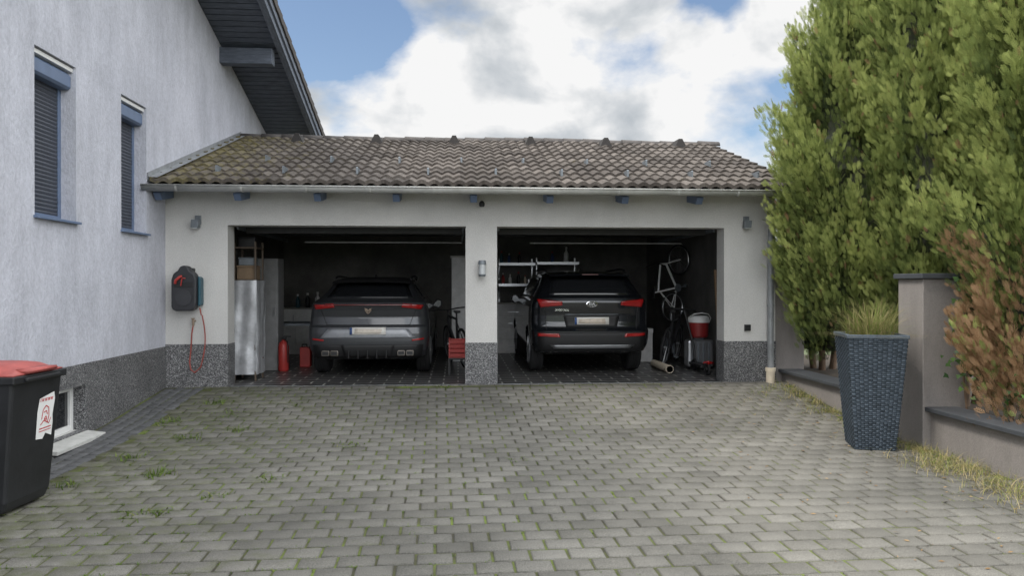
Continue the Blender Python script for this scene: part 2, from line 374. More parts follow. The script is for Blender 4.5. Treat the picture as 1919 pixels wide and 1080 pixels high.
b.make('barge_board',mat('barge_blue_wood',(.14,.16,.20),.7,var=.3,scale=4,stretch=(8,1,8),bump=.3),roofH,bevel=.004)
b=MB(); y=6.1
while y<16.4:
    yb=y+.34
    b.add([(-3.1,y,sof(y)+.27),(-2.885,y,sof(y)+.27),(-2.885,yb,sof(yb)+.27),(-3.1,yb,sof(yb)+.27),
           (-3.1,y,sof(y)+.30),(-2.885,y,sof(y)+.30),(-2.885,yb,sof(yb)+.335),(-3.1,yb,sof(yb)+.335),
           (-2.91,y,sof(y)+.19),(-2.885,y,sof(y)+.19),(-2.885,yb,sof(yb)+.17),(-2.91,yb,sof(yb)+.17)],
          [(4,5,6,7),(1,2,6,5),(0,4,5,1),(2,3,7,6),(9,10,2,1),(8,11,10,9),(8,9,1,0),(10,11,3,2)])
    y+=.335
b.make('verge_tiles',M_tileH,roofH)
for yy in (12.8,6.0):
    b=MB(); zt=sof(yy)
    b.box(XH-.02,-3.12,yy-.10,yy+.10,zt-.30 if yy>7 else zt-.4,zt-.035)
    b.make('purlin',M_bluedk,roofH,bevel=.01)
# ------------------------------------------------------------------ garage
YF=10.4
garage=thing('garage',(.3,13.5,0),'wide double garage with grey plaster and mossy tiled roof','garage')
b=MB()
Z0,ZP,ZL,ZT=-.05,.60,2.235,2.74
PX=[(-3.979,-3.15),(.105,.547),(3.82,4.58)]
for x0,x1 in PX: b.box(x0,x1,YF,YF+.3,ZP,ZL)
b.box(-3.979,4.58,YF,YF+.3,ZL,ZT)
b.box(4.45,4.58,YF+.3,17.0,-.05,3.0)
b.make('wall',M_wallG,garage)
for x0,x1 in PX:
    b=MB(); b.box(x0-(.006 if x0>0 else 0),x1+.006,YF-.008,YF+.3,-.3,ZP); b.make('plinth',M_gran,garage)
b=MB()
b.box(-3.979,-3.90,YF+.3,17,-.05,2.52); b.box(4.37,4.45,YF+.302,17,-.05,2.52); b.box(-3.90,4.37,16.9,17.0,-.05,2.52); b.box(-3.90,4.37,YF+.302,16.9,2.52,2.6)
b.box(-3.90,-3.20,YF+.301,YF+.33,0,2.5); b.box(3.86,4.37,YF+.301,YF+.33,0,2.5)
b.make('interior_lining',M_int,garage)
def floor_mat():
    m=bpy.data.materials.new('black_floor_tiles'); m.use_nodes=True; nt=m.node_tree; L=nt.links.new
    p=nt.nodes['Principled BSDF']
    tc=nn(nt,'ShaderNodeTexCoord'); br=nn(nt,'ShaderNodeTexBrick'); L(tc.outputs['Object'],br.inputs['Vector'])
    br.inputs['Scale'].default_value=1; br.inputs['Brick Width'].default_value=.42; br.inputs['Row Height'].default_value=.21; br.inputs['Mortar Size'].default_value=.010; br.inputs['Mortar Smooth'].default_value=.0
    br.inputs['Color1'].default_value=(.008,.008,.009,1); br.inputs['Color2'].default_value=(.018,.018,.020,1); br.inputs['Mortar'].default_value=(.55,.54,.52,1)
    L(br.outputs['Color'],p.inputs['Base Color']); p.inputs['Roughness'].default_value=.35
    return m
b=MB(); b.box(-3.97,4.57,YF-.0,17,-.08,.006); o=b.make('garage_floor',floor_mat(),kind='structure')
b=MB(); b.box(-3.15,.10,YF+.0,YF+.02,.006,.014); b.make('threshold',M_zincdk,garage)
b=MB(); b.box(.55,3.82,YF,YF+.02,.006,.014); b.make('threshold',M_zincdk,garage)
M_dpan=mat('door_panel',(.035,.035,.035),.5); M_dedge=mat('door_edge_grey',(.03,.03,.03),.5)
M_strut=mat('galvanised_strut',(.3,.3,.3),.4)
for (x0,x1) in ((-3.10,.06),(.60,3.78)):
    d=MB(); 
    for k in range(4): d.box(x0,x1,YF+.75+k*.5,YF+.75+k*.5+.49,2.27,2.31)
    dr=d.make('door',M_dpan,garage,bevel=.004)
    d=MB(); d.box(x0,x1,YF+.68,YF+.75,2.17,2.27); d.make('door_edge',M_dedge,dr,bevel=.01)
    for (a,c,e,f) in ((x0-.03,x0,2.2,2.25),(x1,x1+.03,2.2,2.25),((x0+x1)/2-.02,(x0+x1)/2+.02,2.34,2.38)):
        d=MB(); d.box(a,c,YF+.35,YF+3.4,e,f); d.make('door_rail',M_zincdk,dr)
    d=MB(); d.box(x0+.6,x1,YF+1.9,YF+1.93,2.105,2.125); d.make('door_strut',M_strut,dr)
# roof
YE,ZE,YR,ZR=9.82,2.735,13.85,4.10
SL=(ZR-ZE)/(YR-YE)
X0,X1=-3.94,4.74
def tile_mat():
    m=bpy.data.materials.new('mossy_concrete_tiles'); m.use_nodes=True; nt=m.node_tree; L=nt.links.new
    p=nt.nodes['Principled BSDF']; p.inputs['Roughness'].default_value=.9; p.inputs['Specular IOR Level'].default_value=.2
    a=nn(nt,'ShaderNodeAttribute',attribute_name='tint'); r=ramp(nt,[(0,(.055,.047,.042)),(.5,(.095,.082,.073)),(1,(.145,.127,.114))]); L(a.outputs['Fac'],r.inputs[0])
    tc=nn(nt,'ShaderNodeTexCoord')
    n=nn(nt,'ShaderNodeTexNoise'); n.inputs['Scale'].default_value=25; n.inputs['Detail'].default_value=8; n.inputs['Roughness'].default_value=.8; L(tc.outputs['Object'],n.inputs['Vector'])
    r2=ramp(nt,[(.3,.5),(.7,1.3)]); L(n.outputs['Fac'],r2.inputs[0])
    mx=nn(nt,'ShaderNodeMixRGB',blend_type='MULTIPLY'); mx.inputs[0].default_value=1; L(r.outputs[0],mx.inputs[1]); L(r2.outputs[0],mx.inputs[2])
    sx=nn(nt,'ShaderNodeSeparateXYZ'); L(tc.outputs['Object'],sx.inputs[0])
    mr=nn(nt,'ShaderNodeMapRange'); mr.inputs['From Min'].default_value=-1.8; mr.inputs['From Max'].default_value=-4.2; mr.inputs['To Min'].default_value=-.07; mr.inputs['To Max'].default_value=.11; L(sx.outputs[0],mr.inputs['Value'])
    n4=nn(nt,'ShaderNodeTexNoise'); n4.inputs['Scale'].default_value=5; n4.inputs['Detail'].default_value=12; n4.inputs['Roughness'].default_value=.85; L(tc.outputs['Object'],n4.inputs['Vector'])
    ad=nn(nt,'ShaderNodeMath',operation='ADD'); L(n4.outputs['Fac'],ad.inputs[0]); L(mr.outputs[0],ad.inputs[1])
    r4=ramp(nt,[(.53,0),(.68,.75)]); L(ad.outputs[0],r4.inputs[0])
    mx3=nn(nt,'ShaderNodeMixRGB'); L(r4.outputs[0],mx3.inputs[0]); L(mx.outputs[0],mx3.inputs[1]); mx3.inputs[2].default_value=(.18,.155,.06,1)
    L(mx3.outputs[0],p.inputs['Base Color'])
    bp=nn(nt,'ShaderNodeBump'); bp.inputs['Strength'].default_value=.6; bp.inputs['Distance'].default_value=.006; L(n.outputs['Fac'],bp.inputs['Height']); L(bp.outputs[0],p.inputs['Normal'])
    return m
M_tile=tile_mat()
def tilefield(name,ya,za,yb,zb,parent,rows=12):
    per=.165; nseg=8; nx=int((X1-X0)/per*nseg)
    xs=np.linspace(X0,X1,nx+1)
    prof=.036*np.power(np.abs(np.cos(np.pi*(xs-X0)/per)),1.2)
    V=[];F=[];T=[]
    L=1/rows
    tl=np.floor((xs-X0)/.33).astype(int)
    for r in range(rows):
        jit=rng.normal(0,.004,tl.max()+2); tt=rng.random(tl.max()+2)
        for (fr,dz) in ((-.10,-.018),(-.10,.038),(.45,.020),(1.0,.002)):
            f=(r+fr)*L
            if fr==-.10 and dz<0: f=(r-.085)*L
            Y=ya+(yb-ya)*f; Z=za+(zb-za)*f+dz
            base=len(V)
            sg=1 if yb>ya else -1
            for i,x in enumerate(xs):
                sag=.010*math.sin(x*1.3)+.008*math.sin(x*3.1+1)
                V.append((x,Y+(sg*jit[tl[i]] if dz>0.025 or dz<0 else 0),Z+prof[i]+jit[tl[i]]*.6+sag*f))
            if not (fr==-.10 and dz<0):
                for i in range(nx):
                    F.append((base-nx-1+i,base-nx+i,base+i+1,base+i)); T.append(tt[tl[i]]*.8+.2*rng.random())
    V=np.array(V);F=np.array(F)
    if yb<ya: F=F[:,::-1]
    o=npmesh(name,V,F,M_tile,np.array(T),parent=parent)
    o.data.polygons.foreach_set('use_smooth',[True]*len(F))
    e=o.modifiers.new('es','EDGE_SPLIT'); e.split_angle=math.radians(50)
    return o
roofG=tilefield('roof',YE,ZE,YR,ZR,garage)
tilefield('roof_back_slope',2*YR-YE,ZE,YR,ZR,roofG)
b=MB(); b.prism([(YE+.06,ZE-.06),(YR,ZR-.05),(2*YR-YE-.06,ZE-.06),(2*YR-YE-.06,ZE-.03),(YR,ZR-.02),(YE+.06,ZE-.03)],'x',X0+.0,X1-.04)
b.make('roof_deck',M_wallG,roofG)
b=MB(); x=X0
while x<X1-.1:
    z=ZR+.012+.012*math.sin(x*1.3)+random.gauss(0,.004)
    n=9; vs=[]
    for xx,rr in ((x,.105),(x+.40,.092)):
        for i in range(n):
            a=math.pi*i/(n-1); vs.append((xx,YR+math.cos(a)*rr*1.15,z-.045+math.sin(a)*rr))
    b.add(vs,[(i,i+1,n+i+1,n+i) for i in range(n-1)]+[tuple(range(n))]); x+=.37
b.make('ridge_tiles',M_tileH,roofG,smooth=True,solid=.012)
b=MB(); k=0
rows=12
for r in range(rows):
    ya=YE+(YR-YE)*(r-.1)/rows; yb=YE+(YR-YE)*(r+1)/rows
    za=ZE+SL*(ya-YE); zb=ZE+SL*(yb-YE)
    b.add([(X1-.05,ya,za+.06),(X1+.02,ya,za+.065),(X1+.02,yb,zb+.035),(X1-.05,yb,zb+.03),
           (X1-.05,ya,za-.08),(X1+.02,ya,za-.08),(X1+.02,yb,zb-.09),(X1-.05,yb,zb-.09)],[(0,1,2,3),(1,5,6,2),(0,4,5,1),(4,7,6,5),(3,2,6,7),(0,3,7,4)])
b.make('verge_tiles',M_tile,roofG)
M_vent=mat('vent_tile_dark',(.030,.027,.026),.9)
for i,px in enumerate([-2.82,-1.44,-.07,1.30,2.67,4.04]):
    b=MB(); y0=YR-.66; z0=ZE+SL*(y0-YE)+.03
    b.add([(px-.11,y0,z0),(px+.11,y0,z0),(px+.03,y0+.02,z0+.17),(px-.03,y0+.02,z0+.17),(px-.06,y0+.42,z0+.16),(px+.06,y0+.42,z0+.16)],[(0,1,2,3),(1,5,2),(0,3,4),(3,2,5,4)])
    b.make('vent_tile',M_vent,roofG,solid=.012)
for row,(fy,n,st) in enumerate(((.12,10,-3.30),(.34,9,-2.80))):
    for i in range(n-1):
        x=st+i*.95+random.uniform(-.04,.04)
        y0=YE+(YR-YE)*fy; z0=ZE+SL*(y0-YE)+.04
        b=MB(); b.prism([(y0,z0),(y0+.22,z0+.08),(y0+.22,z0+.10),(y0-.0,z0+.10),(y0-.012,z0+.09),(y0-.012,z0)],'x',x-.013,x+.013)
        b.make('snow_guard',M_zincdk,roofG)
b=MB(); b.prism([(YE-.02,ZE+.02),(YR+.05,ZR+.03),(YR+.05,ZR+.13),(YE-.02,ZE+.12)],'x',XH+.002,XH+.018)
b.add([(XH+.018,YE-.02,ZE+.065),(XH+.13,YE-.02,ZE+.06),(XH+.13,YR,ZR+.06),(XH+.018,YR,ZR+.065)],[(0,1,2,3)])
b.make('wall_flashing',mat('flashing_sheet',(.25,.26,.27),.5,.2,var=.25),roofG)
b=MB(); n=9; vs=[]; gy,gzc=9.80,2.685
for xx in (-4.03,4.80):
    for i in range(n):
        a=math.pi+math.pi*i/(n-1); vs.append((xx,gy+math.cos(a)*.068,gzc-(xx*.0)+math.sin(a)*.068))
b.add(vs,[(i,i+1,n+i+1,n+i) for i in range(n-1)]+[tuple(range(n)),tuple(range(n,2*n))[::-1]])
b.cyl((-4.03,gy-.072,gzc+.004),(4.80,gy-.072,gzc+.004),.011,n=8)
gut=b.make('gutter',M_zinc,garage,smooth=True,solid=.003)
for i in range(11):
    b=MB()
    xx=-3.6+i*.82
    vs=[]
    for dx in (-.012,.012):
        for k in range(n):
            a=math.pi+math.pi*k/(n-1); vs.append((xx+dx,gy+math.cos(a)*.074,gzc+math.sin(a)*.074))
    vs+=[(xx-.012,gy+.13,gzc+.014),(xx+.012,gy+.13,gzc+.014)]
    b.add(vs,[(k,k+1,n+k+1,n+k) for k in range(n-1)]+[(n-1,2*n,2*n+1,2*n-1)])
    b.make('gutter_bracket',M_zinc,gut,solid=.003)
for i in range(8):
    x=-3.93+i*1.035
    if i==0: x+=.02
    b=MB(); b.prism([(9.93,2.60),(10.0,2.525),(YF,2.60),(YF,2.72),(9.93,2.62)],'x',x-.045,x+.045); b.make('rafter_end',M_blue,garage,bevel=.004)
b=MB(); b.prism([(9.90,2.70),(YF,2.735),(YF,2.75),(9.90,2.72)],'x',-3.97,4.70); b.make('soffit',M_wallG,garage)
b=MB(); b.tube([(4.72,9.80,2.62),(4.72,9.82,2.52),(4.66,9.98,2.42),(4.52,10.2,2.30),(4.47,10.29,2.2),(4.47,10.31,2.0),(4.47,10.31,.22)],.045,n=14)
for z in (2.0,1.1,.5): b.cyl((4.47,10.31,z),(4.47,10.31,z+.03),.052,n=14)
dp=b.make('downpipe',mat('downpipe_zinc',(.24,.25,.26),.5,.3,var=.2),garage,smooth=True)
b=MB(); b.cyl((4.47,10.31,-.02),(4.47,10.31,.20),.062,n=14); b.cyl((4.47,10.31,.17),(4.47,10.31,.225),.072,n=14); b.make('standpipe_base',M_cream,dp,smooth=True)
b=MB(); b.box(4.14-.045+.02,4.14+.065,YF-.035,YF-.0,.75,.84); b.make('outlet',M_black,garage,bevel=.006)
b=MB(); b.lathe([(.03,0),(.04,.02),(.04,.05),(.025,.075),(.005,.085)],(.33,10.28,2.50),n=16); b.make('motion_sensor',M_black,garage,smooth=True)
def sidelamp(x,z):
    t=thing('wall_lamp',(x,YF,z-.07),'small square grey wall lamp on garage pillar','lamp','small wall lamps on the garage')
    b=MB(); b.box(x-.03,x+.05,YF-.03,YF,z-.02,z+.10); b.make('wall_plate',M_zincdk,t,bevel=.004)
    b=MB(); b.prism([(x-.055,z-.07),(x+.045,z-.07),(x+.055,z+.03),(x-.045,z+.04)],'y',YF-.13,YF-.03); b.make('lamp_shade',M_zincdk,t,bevel=.006)
    b=MB(); b.box(x-.04,x+.03,YF-.12,YF-.04,z-.082,z-.07); b.make('lamp_glass',M_lampg,t)
sidelamp(-3.55,2.26); sidelamp(4.13,2.30)
t=thing('wall_lamp',(.335,YF,1.52),'cylindrical frosted glass wall lamp on centre pillar','lamp','small wall lamps on the garage')
b=MB(); b.box(.30,.37,YF-.05,YF,1.60,1.72); b.make('wall_bracket',M_zincdk,t,bevel=.006)
b=MB(); b.cyl((.335,YF-.09,1.56),(.335,YF-.09,1.70),.048,n=20); b.make('lamp_glass',M_lampg,t,smooth=True)
b=MB(); b.cyl((.335,YF-.09,1.70),(.335,YF-.09,1.755),.058,.05,n=20); b.make('lamp_cap',M_zincdk,t,smooth=True)
b=MB(); b.cyl((.335,YF-.09,1.53),(.335,YF-.09,1.56),.045,.055,n=20); b.make('lamp_base',M_zincdk,t,smooth=True)
# hose reel
t=thing('hose_reel',(-3.66,YF,1.05),'black wall mounted hose reel with dangling red hose','hose reel')
b=MB(); cx=-3.66
prof=[(-.165,.06),(-.15,.02),(-.10,0),(.09,0),(.14,.03),(.16,.1),(.165,.42),(.14,.50),(.08,.545),(.05,.60),(0,.615),(-.05,.60),(-.08,.545),(-.14,.50),(-.165,.42)]
P=[(cx+p[0],1.06+p[1]) for p in prof]
b.prism([(p[0],p[1]) for p in P],'y',YF-.22,YF-.07); b.make('reel_housing',mat('charcoal_plastic',(.022,.023,.027),.5),t,bevel=.02)
b=MB(); b.prism([(cx+.16+.003,1.12),(cx+.20,1.14),(cx+.20,1.50),(cx+.163,1.53)],'y',YF-.16,YF-.03); b.make('side_cover',M_teal,t,bevel=.012)
b=MB(); b.box(cx-.08,cx+.08,YF-.07,YF,1.1,1.64); b.make('wall_bracket',M_black,t,bevel=.01)
b=MB(); b.lathe([(.11,-.006),(.11,0),(.09,.006),(.02,.006)],(cx,YF-.226,1.24),ax='y',n=24); b.make('reel_cover',mat('soft_black',(.030,.031,.036),.6),t,smooth=True)
b=MB(); b.box(cx-.12,cx+.12,YF-.228,YF-.22,1.38,1.45); b.make('front_recess',M_black,t,bevel=.003)
b=MB(); b.tube([(cx-.02,YF-.23,1.53),(cx-.05,YF-.25,1.51),(cx-.09,YF-.26,1.47),(cx-.10,YF-.25,1.43)],.018); b.tube([(cx-.03,YF-.24,1.40),(cx-.01,YF-.25,1.50),(cx+.03,YF-.24,1.50)],.008);b.make('hose_nozzle',M_red,t,smooth=True)
b=MB(); pts=[(cx+.17,YF-.10,1.10),(cx+.185,YF-.09,1.0)]
for k in range(15):
    a=k/14; pts.append((cx+.19-.02*a+.05*math.sin(a*3.1),YF-.07,1.0-.70*a))
pts+=[(cx+.14,YF-.07,.26),(cx+.09,YF-.07,.22),(cx+.04,YF-.07,.26),(cx+.02,YF-.06,.36),(cx+.04,YF-.06,.55),(cx+.05,YF-.06,.75),(cx+.075,YF-.06,.90)]
b.tube(pts,.009); b.make('hose',M_hose,t,smooth=True)
b=MB(); b.cyl((cx+.075,YF-.001,.92),(cx+.075,YF-.09,.92),.014); b.cyl((cx+.075,YF-.08,.95),(cx+.075,YF-.08,.86),.017); b.box(cx+.05,cx+.10,YF-.09,YF-.07,.95,.962); b.make('tap',M_copper,t,smooth=True)
# ------------------------------------------------------------------ boundary wall
bwall=thing('boundary_wall',(4.85,7,-.3),'low taupe plastered garden wall with pillars and dark coping','wall')
b=MB(); b.box(4.72,4.94,-2,7.09,-.4,.14); b.box(4.72,4.94,7.51,10.49,-.4,.14)
b.make('wall',M_taupe,bwall)
M_cop=mat('anthracite_coping',(.055,.06,.068),.5,var=.25,scale=3,bump=.2)
b=MB()
for ya,yb in ((-2,1.5),(1.503,4.3),(4.303,7.10),(7.50,9.1),(9.103,10.48)): b.box(4.66,5.0,ya,yb,.143,.185)
b.make('coping',M_cop,bwall,bevel=.005)
for (ya,xa) in ((7.08,4.64),(10.5,4.60)):
    b=MB(); b.box(xa,xa+.46,ya,ya+.42,-.4,1.47); p=b.make('pillar',M_taupe,bwall,bevel=.008)
    b=MB(); b.box(xa-.035,xa+.495,ya-.035,ya+.455,1.473,1.525); b.make('cap',M_cop,p,bevel=.006)
b=MB(); b.box(4.94,9,-4,14,-.4,.05); b.make('soil_bed',M_soil,kind='structure')
# ------------------------------------------------------------------ foliage tools
def spray_template():
    q=[];
    def leaf(bx,by,ang,L,w,z=0):
        d=np.array([math.sin(ang),math.cos(ang)]); s=np.array([d[1],-d[0]]); p=np.array([bx,by])
        for c in (p,p+d*L*.5+s*w/2,p+d*L,p+d*L*.5-s*w/2): q.append((c[0],c[1],z))
    leaf(0,.0,0,1.0,.065,0)
    for i,(a,l) in enumerate(((.05,.44),(.25,.46),(.45,.38),(.65,.28))):
        leaf(0,a,math.radians(32),l,.085,.02+.02*i); leaf(0,a+.07,-math.radians(32),l,.085,-.03+.02*i)
    return np.array(q)
TPL=spray_template(); NQ=len(TPL)//4
def build_sprays(P,Fd,S,tint):
    N=len(P); Fd=Fd/np.linalg.norm(Fd,axis=1,keepdims=True)
    R=rng.normal(size=(N,3)); Sd=np.cross(Fd,R); Sd/=np.linalg.norm(Sd,axis=1,keepdims=True); Nn=np.cross(Sd,Fd)
    V=P[:,None,:]+S[:,None,None]*(TPL[None,:,0:1]*Sd[:,None,:]+TPL[None,:,1:2]*Fd[:,None,:]+TPL[None,:,2:3]*Nn[:,None,:])
    V=V.reshape(-1,3); F=np.arange(len(V)).reshape(-1,4)
    return V,F,np.repeat(tint,NQ)
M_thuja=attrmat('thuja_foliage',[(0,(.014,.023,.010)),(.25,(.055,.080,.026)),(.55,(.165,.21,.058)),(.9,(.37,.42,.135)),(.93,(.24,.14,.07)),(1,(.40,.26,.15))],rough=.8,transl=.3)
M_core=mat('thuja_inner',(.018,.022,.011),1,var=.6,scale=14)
def thuja(cx,cy,zb,zt,prof,nplume,per,label,dead=None,trunks=3,size=.12):
    t=thing('thuja_tree',(cx,cy,.05),label,'conifer','row of thuja trees behind the garden wall')
    def R(z,phi):
        r=np.interp(z,[p[0] for p in prof],[p[1] for p in prof])
        return r*(1+.13*math.sin(3*phi+z*1.3+cx)+.10*math.sin(5*phi-z*2.1+cy)+.07*math.sin(z*5+phi*2))
    Ps=[];Ds=[];Ss=[];Ts=[]
    for k in range(nplume):
        phi=random.uniform(0,2*math.pi)
        if math.cos(phi)>.4 and random.random()<.75: phi=math.pi-phi
        z=zb+(zt-zb)*random.random()**.92
        r=R(z,phi); o=np.array([math.cos(phi),math.sin(phi),0.])
        ax=np.array([cx,cy,z])
        up=random.uniform(.30,.85)
        base=ax+o*r*random.uniform(.5,.72)-np.array([0,0,.2]); ext=random.uniform(.78,1.05)
        if random.random()<.10: ext*=1.16
        tip=ax+o*r*ext+np.array([0,0,up])
        side=np.array([-o[1],o[0],0])
        tip+=side*random.uniform(-.2,.2)
        pt=random.gauss(0,.13)
        d=tip-base; dn=d/np.linalg.norm(d)
        isdead=dead and dead(tip)
        u=rng.random(per)**.75
        sp=.125*(1.05-.72*u)[:,None]
        off=rng.normal(size=(per,3))*sp*.62
        P=base+d*u[:,None]+off
        D=dn*1.1+off/sp*.4+np.array([0,0,.6])+o*.12+rng.normal(size=(per,3))*.16
        S=size*rng.uniform(.6,1.3,per)*(1-.2*u)
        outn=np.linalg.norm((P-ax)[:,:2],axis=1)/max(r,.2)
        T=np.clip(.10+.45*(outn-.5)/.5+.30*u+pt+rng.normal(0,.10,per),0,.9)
        if isdead:
            mk=rng.random(per)<.88; T[mk]=rng.uniform(.93,1,mk.sum())
        else:
            mk=rng.random(per)<.012; T[mk]=rng.uniform(.93,.97,mk.sum())
        Ps.append(P);Ds.append(D);Ss.append(S);Ts.append(T)
    V,F,TT=build_sprays(np.concatenate(Ps),np.concatenate(Ds),np.concatenate(Ss),np.concatenate(Ts))
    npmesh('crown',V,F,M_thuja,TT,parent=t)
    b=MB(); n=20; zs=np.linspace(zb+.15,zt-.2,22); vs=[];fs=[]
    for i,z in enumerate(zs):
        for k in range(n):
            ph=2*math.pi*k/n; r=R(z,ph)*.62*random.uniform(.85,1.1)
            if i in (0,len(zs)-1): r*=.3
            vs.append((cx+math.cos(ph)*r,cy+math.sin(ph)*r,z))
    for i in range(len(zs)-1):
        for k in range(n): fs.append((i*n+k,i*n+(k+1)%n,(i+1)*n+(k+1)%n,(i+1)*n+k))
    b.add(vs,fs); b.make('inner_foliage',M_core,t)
    b=MB()
    for k in range(trunks):
        a=k*2.1; x=cx+math.cos(a)*.16; y=cy+math.sin(a)*.16
        x2=cx+math.cos(a)*.35; y2=cy+math.sin(a)*.35
        b.cyl((x,y,.0),((x+x2)/2,(y+y2)/2,zb+.6),.055,.045,n=9); b.cyl(((x+x2)/2,(y+y2)/2,zb+.6),(cx,cy,zt-.4),.045,.015,n=7)
        for q in range(6):
            z=random.uniform(.35,zb+1.0); aa=random.uniform(0,6.28); L=random.uniform(.3,.6)
            b.cyl(((x+x2)/2,(y+y2)/2,z),((x+x2)/2+math.cos(aa)*L,(y+y2)/2+math.sin(aa)*L,z+.3),.015,.004,n=5)
    b.make('trunk',M_bark,t,smooth=True)
    return t
thuja(5.40,9.45,.50,6.0,[(.5,.7),(1.0,.95),(1.6,1.15),(2.4,1.30),(3.0,1.18),(4.2,.82),(5.2,.52),(6.0,.15)],520,84,'tall bushy green thuja beside the garage corner')
thuja(5.75,8.05,.45,6.4,[(.5,.7),(1.0,.9),(2.0,1.0),(3.2,1.0),(4.4,.85),(5.4,.6),(6.4,.2)],470,80,'tall green thuja behind a tapered woven planter')
thuja(5.64,6.20,.22,5.6,[(.2,.85),(.9,1.0),(1.6,1.14),(2.4,1.15),(3.4,1.05),(4.4,.75),(5.6,.2)],600,100,'bright green thuja with brown dead lower branches',
      dead=lambda p: p[2]<2.0 and p[1]<7.4 and (p[2]<1.6 or random.random()<.5) and random.random()<.88,size=.105)
thuja(5.9,11.6,.2,3.8,[(.2,.9),(1.5,1.1),(2.6,.9),(3.8,.2)],110,60,'shorter thuja behind the garage downpipe')
M_ivy=attrmat('ivy_leaves',[(0,(.02,.05,.015)),(1,(.08,.15,.035))],rough=.5,transl=.2)
def leaves(name,pts,mat_,s=.045,parent=None):
    V=[];F=[];T=[]
    for p in pts:
        n=Vector((random.uniform(-1,.2),random.uniform(-1,-.1),random.uniform(-.1,.8))).normalized(); u=n.orthogonal().normalized(); u.rotate(Matrix.Rotation(random.uniform(0,6.28),3,n)); w=n.cross(u)
        ss=s*random.uniform(.6,1.2); o=len(V); P=Vector(p)
        for a,r in ((0,1.1),(50,.55),(95,.95),(180,.5),(265,.95),(310,.55)):
            V.append(tuple(P+u*math.cos(math.radians(a))*r*ss+w*math.sin(math.radians(a))*r*ss))
        F.append([o+i for i in range(6)]); T.append(random.random())
    return npmesh(name,np.array(V),np.array(F),mat_,np.array(T),parent=parent)
iv=thing('ivy_plant',(5.0,7.0,.15),'ivy climbing beside the wall pillar','climbing plant')
pts=[(5.02+random.gauss(.03,.08),6.98+random.gauss(0,.05)-.03*(k%3),.50+random.random()*1.0) for k in range(330)]
pts+=[(4.98+random.gauss(.1,.13),6.2+random.gauss(0,.3),.30+abs(random.gauss(0,.22))) for k in range(260)]
leaves('ivy_leaves',pts,M_ivy,.034,parent=iv)
b=MB(); b.tube([(5.05,7.0,.1),(5.03,7.03,.5),(5.08,7.04,.9),(5.03,7.04,1.3),(5.05,7.05,1.5)],.01); b.make('stem',M_bark,iv)
def blades(name,specs,mat_,parent=None):
    V=[];F=[];T=[]
    for (x,y,z,h,lean,ang,w,t) in specs:
        d=np.array([math.cos(ang),math.sin(ang),0]); s=np.array([-d[1],d[0],0])*w
        o=len(V); p=np.array([x,y,z]); N=4
        for k in range(N+1):
            u=k/N; c=p+d*lean*u*u+np.array([0,0,h*(u-.35*u*u*min(1.6,abs(lean)/max(h,.01)))]); ww=(1-u*.9)
            V.append(c+s*ww); V.append(c-s*ww)
        for k in range(N):
            F.append((o+2*k,o+2*k+1,o+2*k+3,o+2*k+2)); T.append(t)
    o=npmesh(name,np.array(V),np.array(F),mat_,np.array(T),parent=parent)
    return o
M_blade=attrmat('grass_blades',[(0,(.05,.09,.018)),(.5,(.13,.19,.035)),(.75,(.27,.24,.10)),(1,(.42,.34,.19))],rough=.8,transl=.2)
sp=[]
def tuft(x,y,n,h,t0,t1,spread=.05,z=None,lean=.8,ws=1):
    for k in range(n):
        X=x+random.gauss(0,spread); Y=y+random.gauss(0,spread)
        hh=h*random.uniform(.4,1.1); sp.append((X,Y,(gz(Y)+.004) if z is None else z,hh,hh*random.uniform(.2,1.6)*lean,random.uniform(0,6.28),random.uniform(.0015,.0035)*ws,random.uniform(t0,t1)))
for k in range(1700):
    x=-3.4+abs(random.gauss(0,2.0)); y=random.uniform(3.2,10.2)
    if x>3.2: continue
    row=round((y-8)/PH); yj=row*PH+8+PH/2
    if random.random()<.6: tuft(x,yj+math.sin(ROT)*x,random.randint(5,12),.022,.1,.6,.016,ws=1.6)
    else: tuft(round(x/(PW/2))*(PW/2)-(yj-8)*math.sin(ROT),yj-PH/2*random.random(),random.randint(4,9),.020,.1,.6,.012,ws=1.6)
for (x,y,n,h) in ((-3.0,9.5,60,.09),(-2.85,8.0,60,.08),(-2.6,6.6,70,.09),(-3.1,7.2,60,.08),(-2.4,8.3,40,.07),(-2.2,5.5,50,.08),(-1.6,6.4,35,.06),(-3.3,8.7,50,.08),(-.2,10.2,30,.06),(-2.0,9.3,30,.06),(.6,6.9,20,.05),(-1.1,7.6,30,.06),(-3.2,6.3,50,.07),(-2.7,9.0,40,.06),(-1.9,5.9,40,.06)):
    tuft(x,y,n,h,.1,.65,.07,ws=2.6,lean=1.1)
o=blades('weeds',sp,M_blade); tag(o,kind='stuff',label='small green weeds and moss growing in paver joints')
sp=[]
for k in range(190):
    y=random.uniform(3.0,10.2); x=4.62-abs(random.gauss(0,.12))-(.2 if y<6.8 else 0)*random.random()
    dens=1.0 if y<7.3 or 8.6<y<10.0 else .5
    if random.random()<dens: tuft(x,y,int(random.uniform(10,30)),.12,.45,1.0,.07,lean=1.3)
for k in range(34):
    tuft(4.36+random.gauss(0,.16),6.3+random.gauss(0,.5),26,.16,.55,1.0,.09,lean=1.4)
for k in range(8): tuft(4.25+random.gauss(0,.12),9.7+random.gauss(0,.2),20,.10,.3,.9,.06,lean=1.3)
for k in range(20): tuft(3.85+random.gauss(0,.3),8.2+random.gauss(0,.8),12,.06,.4,1.0,.06,lean=1.3)
for k in range(16): tuft(4.2+random.gauss(0,.2),5.0+random.gauss(0,.5),14,.06,.4,1.0,.08,lean=1.3)
o=blades('dry_grass',sp,M_blade); tag(o,kind='stuff',label='dry yellow grass along the wall foot')
pts=[(random.uniform(2.2,4.6),random.uniform(3.3,9.8),0) for k in range(500)]
